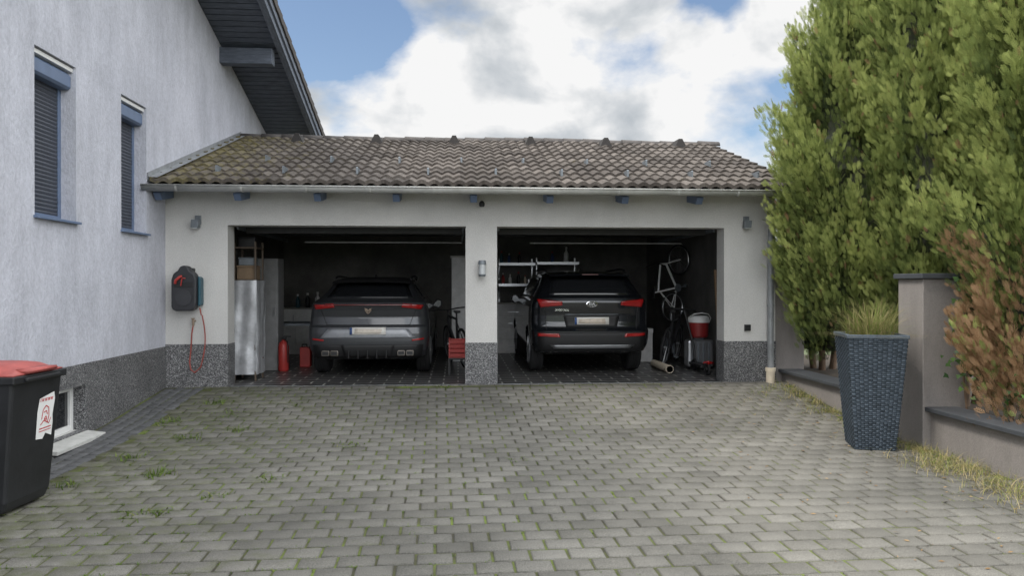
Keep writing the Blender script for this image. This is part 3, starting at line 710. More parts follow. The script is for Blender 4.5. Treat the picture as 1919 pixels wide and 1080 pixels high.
pts=[(x,y,gz(y)+.018) for (x,y,_) in pts if random.random()<(x-1.8)/2.6]
M_lit=attrmat('brown_litter',[(0,(.12,.07,.03)),(1,(.30,.2,.1))])
V=[];F=[];T=[]
for p in pts:
    a=random.uniform(0,6.28); s=random.uniform(.006,.018); o=len(V)
    for k,(u,w) in enumerate(((1.4,0),(0,.5),(-1.4,0),(0,-.5))): V.append((p[0]+s*(u*math.cos(a)-w*math.sin(a)),p[1]+s*(u*math.sin(a)+w*math.cos(a)),p[2]+.002*k))
    F.append((o,o+1,o+2,o+3)); T.append(random.random())
o=npmesh('leaf_litter',np.array(V),np.array(F),M_lit,np.array(T)); tag(o,kind='stuff')
# ------------------------------------------------------------------ planter
PXc,PYc=4.17,7.22
gzp=gz(7.2)+.012
pl=thing('planter',(PXc,PYc,gzp),'tall tapered woven blue-grey planter with dry grass','planter',local=True,rotz=math.radians(-15))
M_wov=attrmat('woven_rattan',[(0,(.020,.028,.036)),(1,(.085,.11,.14))],rough=.55,noise=.3,nscale=12)
H=1.13
V=[];F=[];T=[]
def hw(z): 
    u=z/H; return .185+.09*u**.9
nu,nv=12,56
for side in range(4):
    a=side*math.pi/2; c,s=math.cos(a),math.sin(a)
    for i in range(nu):
        for j in range(nv):
            z0=j*H/nv;z1=(j+1)*H/nv
            bulge=.005 if (i+j)%2 else 0.0
            u0=-1+2*i/nu;u1=-1+2*(i+1)/nu
            o=len(V)
            for (u,z) in ((u0,z0),(u1,z0),(u1,z1),(u0,z1)):
                h=hw(z); x=u*h; y=-h; V.append((x*c-y*s,x*s+y*c,z))
            for (u,z) in ((u0*.9+u1*.1,z0*.8+z1*.2),(u0*.1+u1*.9,z0*.8+z1*.2),(u0*.1+u1*.9,z0*.2+z1*.8),(u0*.9+u1*.1,z0*.2+z1*.8)):
                h=hw(z); x=u*h; y=-h-.002-bulge; V.append((x*c-y*s,x*s+y*c,z))
            t=random.uniform(.25,.75)+(.12 if bulge else -.08)
            for f in ((4,5,6,7),(0,1,5,4),(1,2,6,5),(2,3,7,6),(3,0,4,7)): F.append([o+k for k in f]); T.append(t if f[0]==4 else t*.5)
npmesh('planter_body',np.array(V),np.array(F),M_wov,np.clip(np.array(T),0,1),parent=pl)
b=MB(); h=hw(H)+.012
for (x0,x1,y0,y1) in ((-h,h,-h,-h+.04),(-h,h,h-.04,h),(-h,-h+.04,-h+.04,h-.04),(h-.04,h,-h+.04,h-.04)): b.box(x0,x1,y0,y1,H-.02,H+.02)
b.make('rim',mat('rattan_rim',(.06,.078,.10),.55),pl,bevel=.008)
b=MB(); b.box(-h+.04,h-.04,-h+.04,h-.04,H-.1,H-.05); b.make('soil',M_soil,pl)
sp=[]
for k in range(850):
    a=random.uniform(0,6.28); r=random.uniform(0,.22); hh=random.uniform(.15,.52); 
    sp.append((math.cos(a)*r,math.sin(a)*r,H-.06,hh,random.uniform(.05,.46),a+random.gauss(0,.5),random.uniform(.002,.0045),random.uniform(.40,1)))
for k in range(160):
    a=random.uniform(0,6.28); sp.append((math.cos(a)*.2,math.sin(a)*.2,H-.02,.06,random.uniform(.2,.5),a,.002,random.uniform(.7,1)))
blades('dry_plant',sp,M_blade,parent=pl)
# ------------------------------------------------------------------ bin
bn=thing('trash_bin',(-3.46,5.72,gz(5.7)+.012),'black wheeled trash bin with faded red lid','trash bin',local=True,rotz=math.radians(-4))
b=MB()
def ringbox(x0,x1,w,z): return [(x0,-w,z),(x1,-w,z),(x1,w,z),(x0,w,z)]
vs=ringbox(-.27,.27,.24,.02)+ringbox(-.285,.30,.255,.10)+ringbox(-.32,.37,.285,.90)+ringbox(-.325,.375,.29,.98)
fs=[(3,2,1,0),(12,13,14,15)]
for l in range(3):
    for i in range(4): fs.append((l*4+i,l*4+(i+1)%4,l*4+4+(i+1)%4,l*4+4+i))
b.add(vs,fs); body=b.make('bin_body',M_binblk,bn,bevel=.02)
b=MB(); b.box(-.34,.40,-.31,.31,.945,1.0); b.box(.395,.425,-.2,.2,.955,.985); b.make('rim',M_binblk,bn,bevel=.01)
b=MB(); vs=[];fs=[]; nx_,ny_=12,12
for i in range(nx_+1):
    for j in range(ny_+1):
        u=-1+2*i/nx_; w=-1+2*j/ny_
        z=1.005+.055*(1-abs(u)**4)*(1-abs(w)**4)+.014*(abs(w)<.75)*(abs(u)<.8)
        vs.append((.02+u*.355,w*.290,z))
for i in range(nx_):
    for j in range(ny_): fs.append((i*13+j,(i+1)*13+j,(i+1)*13+j+1,i*13+j+1))
b.add(vs,fs); b.box(.28,.41,-.16,.16,1.02,1.035); b.box(-.37,-.33,-.25,.25,1.0,1.05); b.make('lid',M_lid,bn,smooth=True,solid=.012)
for s in (-1,1):
    b=MB(); b.lathe([(.02,-.03),(.09,-.03),(.10,-.015),(.10,.015),(.09,.03),(.02,.03)],(-.27,s*.27,.10),ax='y',n=20); b.make('wheel',M_blackr,bn,smooth=True)
def binx(z): return float(np.interp(z,[.02,.10,.90,.98],[.27,.30,.37,.375]))+.003
st=MB(); outl=[(.02,.50),(.10,.49),(.13,.53),(.205,.50),(.21,.60),(.20,.66),(.215,.78),(.20,.835),(.03,.80),(.015,.70)]
st.add([(binx(z),y_,z) for (y_,z) in outl],[tuple(range(len(outl)))]); stk=st.make('sticker',M_white,bn)
stk['label']='torn white sticker with faded red print'
M_redink=mat('red_ink',(.5,.03,.04),.6)
r=MB()
def stroke(pts,w=.004):
    for (a,c) in zip(pts[:-1],pts[1:]):
        (y0,z0),(y1,z1)=a,c; L=math.hypot(y1-y0,z1-z0) or 1; ny,nz=-(z1-z0)/L*w,(y1-y0)/L*w
        r.add([(binx(z0+nz)+.002,y0+ny,z0+nz),(binx(z0-nz)+.002,y0-ny,z0-nz),(binx(z1-nz)+.002,y1-ny,z1-nz),(binx(z1+nz)+.002,y1+ny,z1+nz)],[(0,1,2,3)])
x=.04
for k in range(9):
    stroke([(x,.775),(x+.002,.795+.002*k/9)],.0025); stroke([(x,.795),(x+.011,.797)],.002); 
    if k%2: stroke([(x+.011,.797),(x+.011,.777)],.0025)
    x+=.0175
stroke([(.07,.64),(.08,.71),(.11,.74),(.145,.72),(.155,.66),(.14,.61)]); stroke([(.06,.60),(.10,.63),(.16,.60),(.18,.64)]); stroke([(.09,.69),(.12,.70),(.135,.67)]); stroke([(.05,.57),(.19,.575)]); stroke([(.05,.55),(.19,.555)],.003); stroke([(.10,.64),(.13,.63),(.12,.66),(.10,.64)])
r.make('sticker_print',M_redink,stk)
# ------------------------------------------------------------------ cars
N_=3.6
class Car:
    def __init__(s,tab,cr,cf=.5): s.t=np.array(tab); s.cr=cr; s.cf=cf
    def par(s,z): return [float(np.interp(z,s.t[:,0],s.t[:,i])) for i in (1,2,3)]
    def ry(s,x,z):
        yr,yf,h=s.par(z); q=min(abs(x)/h,.9995); return yr+s.cr*(1-(1-q**N_)**(1/N_))
def build_car(name_label,tab,cr,paint,loc,feat):
    c=Car(tab,cr)
    t=thing('parked_car',loc,name_label,'car','cars parked in the garage',local=True)
    zmin,zmax=tab[0][0],tab[-1][0]
    zs=sorted(set(list(np.linspace(zmin,zmax,34))+[r[0] for r in tab])); vs=[];fs=[]
    A=17; n=None
    for z in zs:
        yr,yf,h=c.par(z); ring=[]
        cf=min(.6,(yf-yr)*.3)
        for i in range(A):
            a=-math.pi/2+math.pi*i/(A-1); sn=math.copysign(abs(math.sin(a))**(2/N_),math.sin(a)); ring.append((h*sn,yr+cr*(1-abs(math.cos(a))**(2/N_)),z))
        for k in range(1,8): ring.append((h,yr+cr+(yf-cf-yr-cr)*k/8,z))
        for i in range(A):
            a=math.pi/2-math.pi*i/(A-1); sn=math.copysign(abs(math.sin(a))**(2/3.),math.sin(a)); ring.append((h*sn,yf-cf*(1-abs(math.cos(a))**(2/3.)),z))
        for k in range(1,8): ring.append((-h,yf-cf-(yf-cf-yr-cr)*k/8,z))
        n=len(ring); vs+=ring
    m=len(zs)
    for i in range(m-1):
        for k in range(n): fs.append((i*n+k,i*n+(k+1)%n,(i+1)*n+(k+1)%n,(i+1)*n+k))
    fs.append(tuple(range(n))[::-1]); fs.append(tuple(range((m-1)*n,m*n)))
    b=MB(); b.add(vs,fs); body=b.make('body',paint,t)
    R=.345; wy=(.86,3.52)
    cut=MB()
    for y_ in wy:
        for s in (-1,1): cut.cyl((s*.60,y_,R+.01),(s*1.2,y_,R+.01),R+.055,n=32)
    cu=cut.make('tmpcut',M_trim,t)
    bm=body.modifiers.new('arch','BOOLEAN'); bm.operation='DIFFERENCE'; bm.object=cu; bm.solver='EXACT'
    bpy.context.view_layer.update(); dg=bpy.context.evaluated_depsgraph_get(); me=bpy.data.meshes.new_from_object(body.evaluated_get(dg))
    body.modifiers.clear(); body.data=me; bpy.data.objects.remove(cu)
    me.materials.clear(); me.materials.append(paint)
    me.polygons.foreach_set('use_smooth',[True]*len(me.polygons)); e=body.modifiers.new('es','EDGE_SPLIT'); e.split_angle=math.radians(32)
    def rp(nm,corn,m_,off=.008,par=t,nu=14,nv=6,solid=.008):
        b=MB(); V=[];Fs=[]
        for j in range(nv+1):
            v=j/nv
            for i in range(nu+1):
                u=i/nu
                x=(1-v)*((1-u)*corn[0][0]+u*corn[1][0])+v*((1-u)*corn[3][0]+u*corn[2][0])
                z=(1-v)*((1-u)*corn[0][1]+u*corn[1][1])+v*((1-u)*corn[3][1]+u*corn[2][1])
                V.append((x,c.ry(x,z)-off,z))
        for j in range(nv):
            for i in range(nu): Fs.append((j*(nu+1)+i,j*(nu+1)+i+1,(j+1)*(nu+1)+i+1,(j+1)*(nu+1)+i))
        b.add(V,Fs); return b.make(nm,m_,par,smooth=True,solid=solid)
    def spatch(nm,corn,m_,s,off=.006,par=t):
        b=MB(); V=[];Fs=[]; nu,nv=8,8
        for j in range(nv+1):
            v=j/nv
            for i in range(nu+1):
                u=i/nu
                y=(1-v)*((1-u)*corn[0][0]+u*corn[1][0])+v*((1-u)*corn[3][0]+u*corn[2][0])
                z=(1-v)*((1-u)*corn[0][1]+u*corn[1][1])+v*((1-u)*corn[3][1]+u*corn[2][1])
                V.append((s*(c.par(z)[2]+off),y,z))
        for j in range(nv):
            for i in range(nu): Fs.append((j*(nu+1)+i,j*(nu+1)+i+1,(j+1)*(nu+1)+i+1,(j+1)*(nu+1)+i))
        b.add(V,Fs); return b.make(nm,m_,par,smooth=True,solid=.006)
    for y_ in wy:
        for s in (-1,1):
            w=MB(); x=s*.80; wd=.115
            prof=[(.20,-wd*.9),(.31,-wd*.95),(.335,-wd*.8),(R,-wd*.6)]
            for g in (-.3,0,.3): prof+=[(R,wd*(g-.08)),(R-.008,wd*(g-.05)),(R-.008,wd*(g+.05)),(R,wd*(g+.08))]
            prof+=[(R,wd*.6),(.335,wd*.8),(.31,wd*.95),(.20,wd*.9)]
            w.lathe([(r_,h_) for r_,h_ in prof],(x,y_,R),ax='x',n=36)
            wo=w.make('wheel',M_blackr,t,smooth=True)
            w=MB(); xo=x+s*wd*.92
            w.torus((xo,y_,R),'x',.215,.014,k=8)
            for k in range(5):
                a=2*math.pi*k/5; w.cyl((xo+s*.004,y_,R),(xo,y_+math.cos(a)*.21,R+math.sin(a)*.21),.035,.022,n=6)
            w.make('rim',M_silver,wo,smooth=True)
    for s in (-1,1):
        w=MB(); zM=feat['mz']; w.prism([(s*.86,zM-.02),(s*1.00,zM-.06),(s*1.06,zM),(s*1.05,zM+.09),(s*.98,zM+.12),(s*.93,zM+.08)] if s>0 else [(s*.86,zM-.02),(s*.93,zM+.08),(s*.98,zM+.12),(s*1.05,zM+.09),(s*1.06,zM),(s*1.00,zM-.06)],'y',2.72,2.86)
        w.make('side_mirror',paint,t,bevel=.02)
    feat['fn'](t,c,rp,spatch,body,paint)
    return t
M_ins=mat('grey_bumper_insert',(.24,.25,.27),.4,.3,coat=.5)
def feat1(t,c,rp,sp_,body,paint):
    rp('rear_window',[(-.66,1.21),(.66,1.21),(.54,1.43),(-.54,1.43)],M_glass)
    for s in (-1,1):
        sp_('side_window',[(1.0,1.19),(2.6,1.19),(2.25,1.44),(1.15,1.42)],M_glass,s)
        b=MB(); b.tube([(s*.60,.75,1.50),(s*.61,.9,1.535),(s*.62,1.2,1.555),(s*.62,2.1,1.54),(s*.60,2.3,1.50)],.016); b.make('roof_rail',M_trim,t,smooth=True)
    b=MB(); vs=[]; 
    for (y_,z_) in ((.40,1.475),(.36,1.455),(.62,1.44),(.85,1.515)):
        for i in range(9):
            u=-1+i/4; vs.append((u*.60,y_+.06*u*u,z_-.02*u*u))
    b.add(vs,[(j*9+i,j*9+i+1,(j+1)*9+i+1,(j+1)*9+i) for j in range(3) for i in range(8)]+[(27+i,27+i+1,i+1,i) for i in range(8)])
    b.make('rear_spoiler',M_trim,t,smooth=True)
    b=MB(); b.prism([(1.0,1.52),(1.16,1.52),(1.16,1.56),(1.13,1.585)],'x',-.012,.012); b.make('roof_antenna',M_trim,t,bevel=.005)
    rp('light_bar',[(-.66,1.095),(.66,1.095),(.66,1.113),(-.66,1.113)],mat('dim_red_bar',(.10,.012,.012),.25,coat=1),off=.012)
    for s in (-1,1):
        a=[(s*.50,1.065),(s*.80,1.035),(s*.83,1.10),(s*.52,1.125)]
        if s<0: a=[a[1],a[0],a[3],a[2]]
        rp('tail_light',a,M_tail,off=.012)
        a=[(s*.66,.555),(s*.84,.575),(s*.84,.60),(s*.66,.58)]
        if s<0: a=[a[1],a[0],a[3],a[2]]
        rp('rear_reflector',a,M_tail,off=.012)
        for q in (0,1):
            xx=s*(.50+q*.13)
            b=MB(); b.prism([(xx-.055,.335),(xx+.055,.335),(xx+.06,.39),(xx+.05,.415),(xx-.05,.415),(xx-.06,.39)],'y',-.02,.15)
            ex=b.make('exhaust_tip',mat('aged_steel',(.20,.18,.16),.35,.8) if q==0 and s<0 else bpy.data.materials['aged_steel'],t,bevel=.006)
            b=MB(); b.box(xx-.045,xx+.045,-.026,-.021,.347,.403); b.make('exhaust_opening',M_black,ex)
    rp('bumper_panel',[(-.72,.60),(.72,.60),(.60,.74),(-.60,.74)],M_ins,off=.006)
    rp('lower_trim',[(-.80,.30),(.80,.30),(.83,.50),(-.83,.50)],M_trim,off=.008)
    rp('diffuser',[(-.34,.31),(.34,.31),(.40,.50),(-.40,.50)],M_trim,off=.035)
    for k in range(5):
        b=MB(); x=-.28+k*.14; b.box(x-.006,x+.006,-.06,.05,.30,.42); b.make('diffuser_fin',M_trim,t)
    pl_=rp('number_plate',[(-.27,.655),(.27,.655),(.27,.765),(-.27,.765)],M_plate,off=.020,nu=4,nv=2)
    rp('plate_band',[(-.268,.657),(-.235,.657),(-.235,.763),(-.268,.763)],M_bluep,off=.028,par=pl_,nu=2,nv=2)
    rp('plate_smudge',[(-.20,.672),(.20,.672),(.215,.735),(-.19,.745)],mat('smudged_beige',(.60,.54,.47),.6,var=.15,scale=14),off=.027,par=pl_,nu=6,nv=2,solid=.002)
    rp('tailgate_seam',[(-.62,.792),(.62,.792),(.62,.80),(-.62,.80)],M_trim,off=.002)
    for s in (-1,1):
        a=[(s*.62,.80),(s*.628,.80),(s*.72,1.03),(s*.712,1.03)]
        if s<0: a=[a[1],a[0],a[3],a[2]]
        rp('tailgate_seam',a,M_trim,off=.002,nu=2)
    y_=c.ry(0,1.02)-.022
    b=MB()
    for s in (-1,1):
        for poly in ([(0.004,.965),(.03,.99),(.022,1.01),(.004,.99)],[(.004,1.0),(.03,1.02),(.058,1.055),(.02,1.045),(.004,1.03)],[(.028,.995),(.045,1.01),(.05,1.035),(.034,1.018)]):
            p=[(s*q[0],q[1]) for q in poly]
            if s<0: p=p[::-1]
            b.prism(p,'y',y_-.008,y_+.012)
    b.make('emblem',M_copper,t)
tab1=[(.27,.14,4.30,.78),(.32,.05,4.40,.86),(.42,.01,4.44,.90),(.55,.0,4.45,.915),(.68,.0,4.44,.92),(.76,.02,4.40,.92),(.80,.065,4.34,.915),(.92,.085,3.95,.905),(1.02,.06,3.40,.893),(1.10,.03,3.10,.875),(1.135,.05,3.0,.86),(1.17,.16,2.93,.83),(1.20,.24,2.88,.79),(1.32,.46,2.64,.70),(1.44,.66,2.36,.625),(1.50,.85,2.15,.585),(1.53,1.05,1.95,.52),(1.545,1.3,1.75,.35)]
build_car('dark grey crossover car parked tail-out under the garage roof',tab1,.30,M_paint1,(-1.36,11.30,.006),{'mz':1.03,'fn':feat1})
def feat2(t,c,rp,sp_,body,paint):
    rp('rear_window',[(-.66,1.25),(.66,1.25),(.58,1.52),(-.58,1.52)],M_glass)
    for s in (-1,1):
        sp_('side_window',[(.7,1.22),(2.75,1.20),(2.42,1.54),(.9,1.53)],M_glass,s)
        b=MB(); b.tube([(s*.64,.55,1.60),(s*.65,.7,1.65),(s*.66,1.0,1.675),(s*.66,2.2,1.665),(s*.64,2.4,1.62)],.017); b.make('roof_rail',M_trim,t,smooth=True)
    b=MB(); vs=[]
    for (y_,z_) in ((.22,1.585),(.20,1.56),(.42,1.535),(.75,1.63)):
        for i in range(9):
            u=-1+i/4; vs.append((u*.64,y_+.06*u*u,z_-.02*u*u))
    b.add(vs,[(j*9+i,j*9+i+1,(j+1)*9+i+1,(j+1)*9+i) for j in range(3) for i in range(8)]+[(27+i,27+i+1,i+1,i) for i in range(8)])
    sl=b.make('rear_spoiler',paint,t,smooth=True)
    b=MB(); b.box(-.13,.13,.193,.20,1.565,1.578); b.make('brake_light',mat('unlit_brake_lamp',(.10,.008,.008),.3),sl)
    b=MB(); b.prism([(1.0,1.62),(1.16,1.62),(1.16,1.66),(1.13,1.69)],'x',-.012,.012); b.make('roof_antenna',M_trim,t,bevel=.005)
    for s in (-1,1):
        a=[(s*.46,1.09),(s*.80,1.06),(s*.85,1.19),(s*.46,1.15)]
        if s<0: a=[a[1],a[0],a[3],a[2]]
        rp('tail_light',a,M_tail,off=.012)
        a=[(s*.50,.60),(s*.84,.615),(s*.84,.66),(s*.52,.655)]
        if s<0: a=[a[1],a[0],a[3],a[2]]
        rp('rear_reflector',a,M_tail,off=.014)
    rp('lower_trim',[(-.82,.33),(.82,.33),(.86,.68),(-.86,.68)],M_trim,off=.008)
    rp('skid_plate',[(-.60,.425),(.60,.425),(.66,.475),(-.66,.475)],M_silver,off=.020)
    rp('plate_recess',[(-.40,.76),(.40,.76),(.44,.93),(-.44,.93)],M_trim,off=.006)
    pl_=rp('number_plate',[(-.27,.79),(.27,.79),(.27,.905),(-.27,.905)],M_plate,off=.022,nu=4,nv=2)
    rp('plate_band',[(-.268,.792),(-.235,.792),(-.235,.903),(-.268,.903)],M_bluep,off=.030,par=pl_,nu=2,nv=2)
    rp('plate_smudge',[(-.21,.81),(.22,.80),(.21,.885),(-.20,.88)],mat('smudged_beige_pale',(.58,.50,.42),.6,var=.15,scale=14),off=.029,par=pl_,nu=6,nv=2,solid=.002)
    rp('chrome_strip',[(-.42,.945),(.42,.945),(.42,.953),(-.42,.953)],M_zincdk,off=.014)
    for s in (-1,1):
        a=[(s*.70,.72),(s*.708,.72),(s*.74,1.06),(s*.732,1.06)]
        if s<0: a=[a[1],a[0],a[3],a[2]]
        rp('tailgate_seam',a,M_black,off=.002,nu=2)
    y_=c.ry(0,1.10)
    b=MB(); vs=[];
    for k,(sc_,yy) in enumerate(((1,0),(1,-.012),(.82,-.016),(.82,-.010))):
        for i in range(28):
            a=2*math.pi*i/28; vs.append((math.cos(a)*.09*sc_,y_-.008+yy,1.11+math.sin(a)*.047*sc_))
    b.add(vs,[(j*28+i,j*28+(i+1)%28,(j+1)*28+(i+1)%28,(j+1)*28+i) for j in range(3) for i in range(28)]+[tuple(range(84,112))],0)
    bd=b.make('oval_badge',M_chrome,t)
    b=MB(); b.add([(math.cos(2*math.pi*i/28)*.074,y_-.019,1.11+math.sin(2*math.pi*i/28)*.037) for i in range(28)],[tuple(range(28))]); b.make('badge_field',M_trim,bd)
    textmesh('badge_lettering','KIA',.062,M_white,bd,(0,y_-.021,1.11),(math.pi/2,0,0))
    textmesh('model_lettering','SPORTAGE',.044,M_chrome,t,(-.46,c.ry(-.46,1.0)-.006,1.015),(math.pi/2,0,0))
tab2=[(.32,.16,4.30,.78),(.37,.06,4.38,.87),(.48,.01,4.42,.915),(.60,.0,4.43,.93),(.69,.0,4.42,.935),(.73,.05,4.42,.93),(.80,.085,4.38,.93),(.95,.085,4.15,.93),(1.05,.07,3.65,.925),(1.15,.06,3.3,.91),(1.20,.08,3.1,.885),(1.24,.15,3.02,.85),(1.38,.27,2.80,.775),(1.53,.42,2.52,.70),(1.59,.55,2.35,.67),(1.625,.8,2.1,.60),(1.64,1.1,1.9,.45)]
build_car('black compact sport utility car parked tail-out in garage',tab2,.30,M_paint2,(2.07,11.30,.006),{'mz':1.12,'fn':feat2})
# ------------------------------------------------------------------ garage clutter
def bicycle(label,loc,rot,frame_m,grp='bicycles stored in the garage',sc_=1):
    t=thing('bicycle',loc,label,'bicycle',grp,local=True); t.rotation_euler=rot; t.scale=(sc_,)*3
    R=.34
    for y_ in (0,1.06):
        b=MB(); b.torus((0,y_,R),'x',R-.02,.022,n=36,k=6); w=b.make('wheel',M_blackr,t,smooth=True)
        b=MB(); b.torus((0,y_,R),'x',R-.045,.012,n=36,k=4); b.cyl((-.03,y_,R),(.03,y_,R),.022)
        for k in range(14):
            a=2*math.pi*k/14; b.cyl((.02*(-1)**k,y_,R),(0,y_+math.cos(a)*(R-.045),R+math.sin(a)*(R-.045)),.0018,n=3)
        b.make('rim',M_silver,w)
    b=MB(); BB=(0,.44,.30);ST=(0,.26,.82);HT=(0,.86,.86);HB=(0,.90,.70)
    for p,q,r in ((BB,ST,.019),(BB,HB,.026),(ST,HT,.021),(HT,HB,.022),(BB,(.05,0,R),.012),(BB,(-.05,0,R),.012),((0,.28,.78),(.05,0,R),.010),((0,.28,.78),(-.05,0,R),.010),(HB,(.05,1.06,R),.015),(HB,(-.05,1.06,R),.015),(ST,(0,.22,.93),.015)): b.cyl(p,q,r,n=8)
    b.make('frame',frame_m,t,smooth=True)
    b=MB(); b.prism([(-.05,-.0),(.05,0),(.02,.25),(-.02,.25)],'z',.93,.97); o=b.make('saddle',M_black,t,bevel=.015); o.location=(0,.10,0)
    b=MB(); b.tube([(-.30,.78,.98),(-.18,.82,.98),(0,.86,.96),(.18,.82,.98),(.30,.78,.98)],.012); b.cyl(HT,(0,.86,.96),.014); b.make('handlebar',M_black,t,smooth=True)
    b=MB(); b.lathe([(.09,-.004),(.09,.004)],(.05,.44,.30),ax='x',n=20); b.cyl((.06,.44,.30),(.07,.50,.15),.010); b.cyl((-.06,.44,.30),(-.07,.38,.45),.010); b.box(.07,.15,.47,.55,.14,.16); b.box(-.15,-.07,.33,.41,.44,.46); b.make('crankset',M_zincdk,t)
    return t
M_wbike=mat('white_bike_frame',(.75,.76,.76),.35); M_bbike=mat('black_bike_frame',(.03,.03,.033),.35)
bicycle('white framed bicycle hung upright on garage wall',(4.22,13.6,.95),(math.radians(80),0,math.radians(-62)),M_wbike,sc_=.85)
bicycle('black bicycle leaning beside the black car',(3.50,12.45,.01),(0,math.radians(8),math.radians(-28)),M_bbike)
bicycle('black bicycle stored between the two cars',(.12,12.5,.01),(0,math.radians(-6),math.radians(14)),M_bbike)
fc=MB(); nz=26; nx=30; vs=[];fs=[]
def peri(u):
    L=[(-3.28,11.5),(-3.28,11.05),(-2.93,11.05),(-2.93,11.5)]; seg=[.45,.35,.45]; d=u*sum(seg)
    for i,s in enumerate(seg):
        if d<=s: 
            f=d/s; return (L[i][0]*(1-f)+L[i+1][0]*f,L[i][1]*(1-f)+L[i+1][1]*f,i)
        d-=s
    return (*L[3],2)
for j in range(nz+1):
    z=.10+1.38*j/nz
    for i in range(nx*2+1):
        u=i/(nx*2); x,y_,sd=peri(u); w=.009*math.sin(u*37+1.2*math.sin(z*2.3+1))*(1.1-.5*j/nz)+.009*math.sin(u*17+z*3)+.005*math.sin(z*13+u*7)
        if sd==1: y_-=w
        else: x+=w*(1 if sd==2 else -1)
        vs.append((x,y_,z))
W_=nx*2+1
for j in range(nz):
    for i in range(W_-1): fs.append((j*W_+i,j*W_+i+1,(j+1)*W_+i+1,(j+1)*W_+i))
fc.add(vs,fs)
t=thing('storage_shelf',(-3.1,11.3,0),'storage shelf draped with silver foil cover','shelf')
fc.make('foil_cover',M_foil,t,smooth=True)
b=MB()
for x in (-3.26,-2.96):
    for y_ in (11.08,11.48): b.box(x-.012,x+.012,y_-.012,y_+.012,.0,2.05)
for z in (.3,1.0,1.47,1.95): b.box(-3.275,-2.945,11.09,11.47,z,z+.02)
b.make('rack',mat('dark_wood_rack',(.10,.075,.055),.7),t)
def simplebox(name,x0,x1,y0,y1,z0,z1,m_,label,cat,lidm=None,grp=None):
    t=thing(name,((x0+x1)/2,(y0+y1)/2,z0),label,cat,grp)
    b=MB(); b.box(x0,x1,y0,y1,z0,z1*.85+z0*.15); b.make('box_body',m_,t,bevel=.008)
    b=MB(); b.box(x0-.008,x1+.008,y0-.008,y1+.008,z1*.85+z0*.15+.001,z1); b.make('lid',lidm or m_,t,bevel=.008)
    return t
simplebox('storage_box',-3.24,-2.98,11.12,11.42,1.492,1.70,M_card,'brown cardboard box on the storage shelf','box',grp='boxes on the shelf')
simplebox('storage_box',-3.22,-3.0,11.14,11.40,1.702,1.82,M_zincdk,'flat grey box on the cardboard box','box',grp='boxes on the shelf')
simplebox('storage_box',-3.22,-2.98,11.12,11.42,1.972,2.12,M_black,'small black box on top of shelf','box',grp='boxes on the shelf')
t=thing('cabinet',(-3.1,12.6,0),'tall narrow grey metal locker behind foil covered shelf','cabinet')
b=MB(); b.box(-3.45,-2.95,12.4,12.8,.01,1.85); b.make('carcass',mat('grey_locker',(.22,.22,.22),.5),t,bevel=.006)
b=MB(); b.box(-3.44,-2.96,12.38,12.398,.06,1.82); d=b.make('cabinet_door',bpy.data.materials['grey_locker'],t,bevel=.004)
b=MB(); b.box(-3.02,-3.0,12.35,12.38,.9,1.05); b.make('handle',M_silver,d)
def cabinet(x0,x1,y0,y1,z1,label,n=2,m_=M_white,vert=True):
    t=thing('cabinet',((x0+x1)/2,(y0+y1)/2,0),label,'cabinet')
    b=MB(); b.box(x0,x1,y0,y1,.01,z1-.03); b.make('carcass',m_,t,bevel=.004)
    b=MB(); b.box(x0-.02,x1+.02,y0-.03,y1,z1-.03,z1); b.make('countertop',mat('worktop',(.35,.34,.32),.5),t,bevel=.004)
    for k in range(n):
        b=MB()
        if vert: a0=x0+(x1-x0)*k/n+.006;a1=x0+(x1-x0)*(k+1)/n-.006; b.box(a0,a1,y0-.02,y0-.001,.06,z1-.05)
        else: z0=.06+(z1-.1)*k/n; b.box(x0+.006,x1-.006,y0-.02,y0-.001,z0,z0+(z1-.1)/n-.012)
        d=b.make('cabinet_door' if vert else 'drawer',m_,t,bevel=.003)
        b=MB()
        if vert: b.box(a1-.05,a1-.035,y0-.045,y0-.02,z1-.3,z1-.14)
        else: b.box((x0+x1)/2-.07,(x0+x1)/2+.07,y0-.045,y0-.02,z0+.08,z0+.095)
        b.make('handle',M_silver,d)
cabinet(-3.7,-2.45,15.3,15.9,.95,'white base cabinet with grey worktop at back wall',3,mat('offwhite_cabinet',(.65,.65,.63),.5))
cabinet(.75,1.45,15.2,15.8,1.05,'white drawer unit under steel shelves',4,mat('grey_drawer_unit',(.5,.5,.5),.5),vert=False)
cabinet(-.12,.25,13.6,14.1,1.95,'tall narrow white cabinet between the parking bays',1,mat('tall_cabinet',(.45,.45,.45),.5))
t=thing('workbench',(-3.3,13.6,0),'low black steel workbench along garage wall','workbench')
b=MB(); b.box(-3.3,-2.55,13.2,14.0,.70,.74); b.make('table_top',M_zincdk,t,bevel=.004)
for (x,y_) in ((-3.26,13.24),(-2.59,13.24),(-3.26,13.96),(-2.59,13.96)):
    b=MB(); b.box(x-.025,x+.025,y_-.025,y_+.025,.0,.70); b.make('leg',M_zincdk,t)
t=thing('fire_extinguisher',(-2.80,12.2,0),'red fire extinguisher on the tiled garage floor','extinguisher')
ex_,ey_=-2.84,12.3
b=MB(); b.lathe([(.07,0),(.085,.02),(.085,.40),(.06,.47),(.025,.50),(.02,.53)],(ex_,ey_,.008),n=20); b.make('cylinder_body',M_red,t,smooth=True)
b=MB(); b.box(ex_-.02,ex_+.04,ey_-.04,ey_+.04,.53,.56); b.box(ex_-.01,ex_+.12,ey_-.01,ey_+.01,.56,.58); b.tube([(ex_,ey_-.03,.55),(ex_+.08,ey_-.09,.5),(ex_+.09,ey_-.09,.3),(ex_+.09,ey_-.08,.15)],.009); b.make('valve_and_hose',M_black,t)
t=thing('fuel_can',(-2.60,12.9,0),'red plastic fuel can beside the extinguisher','canister')
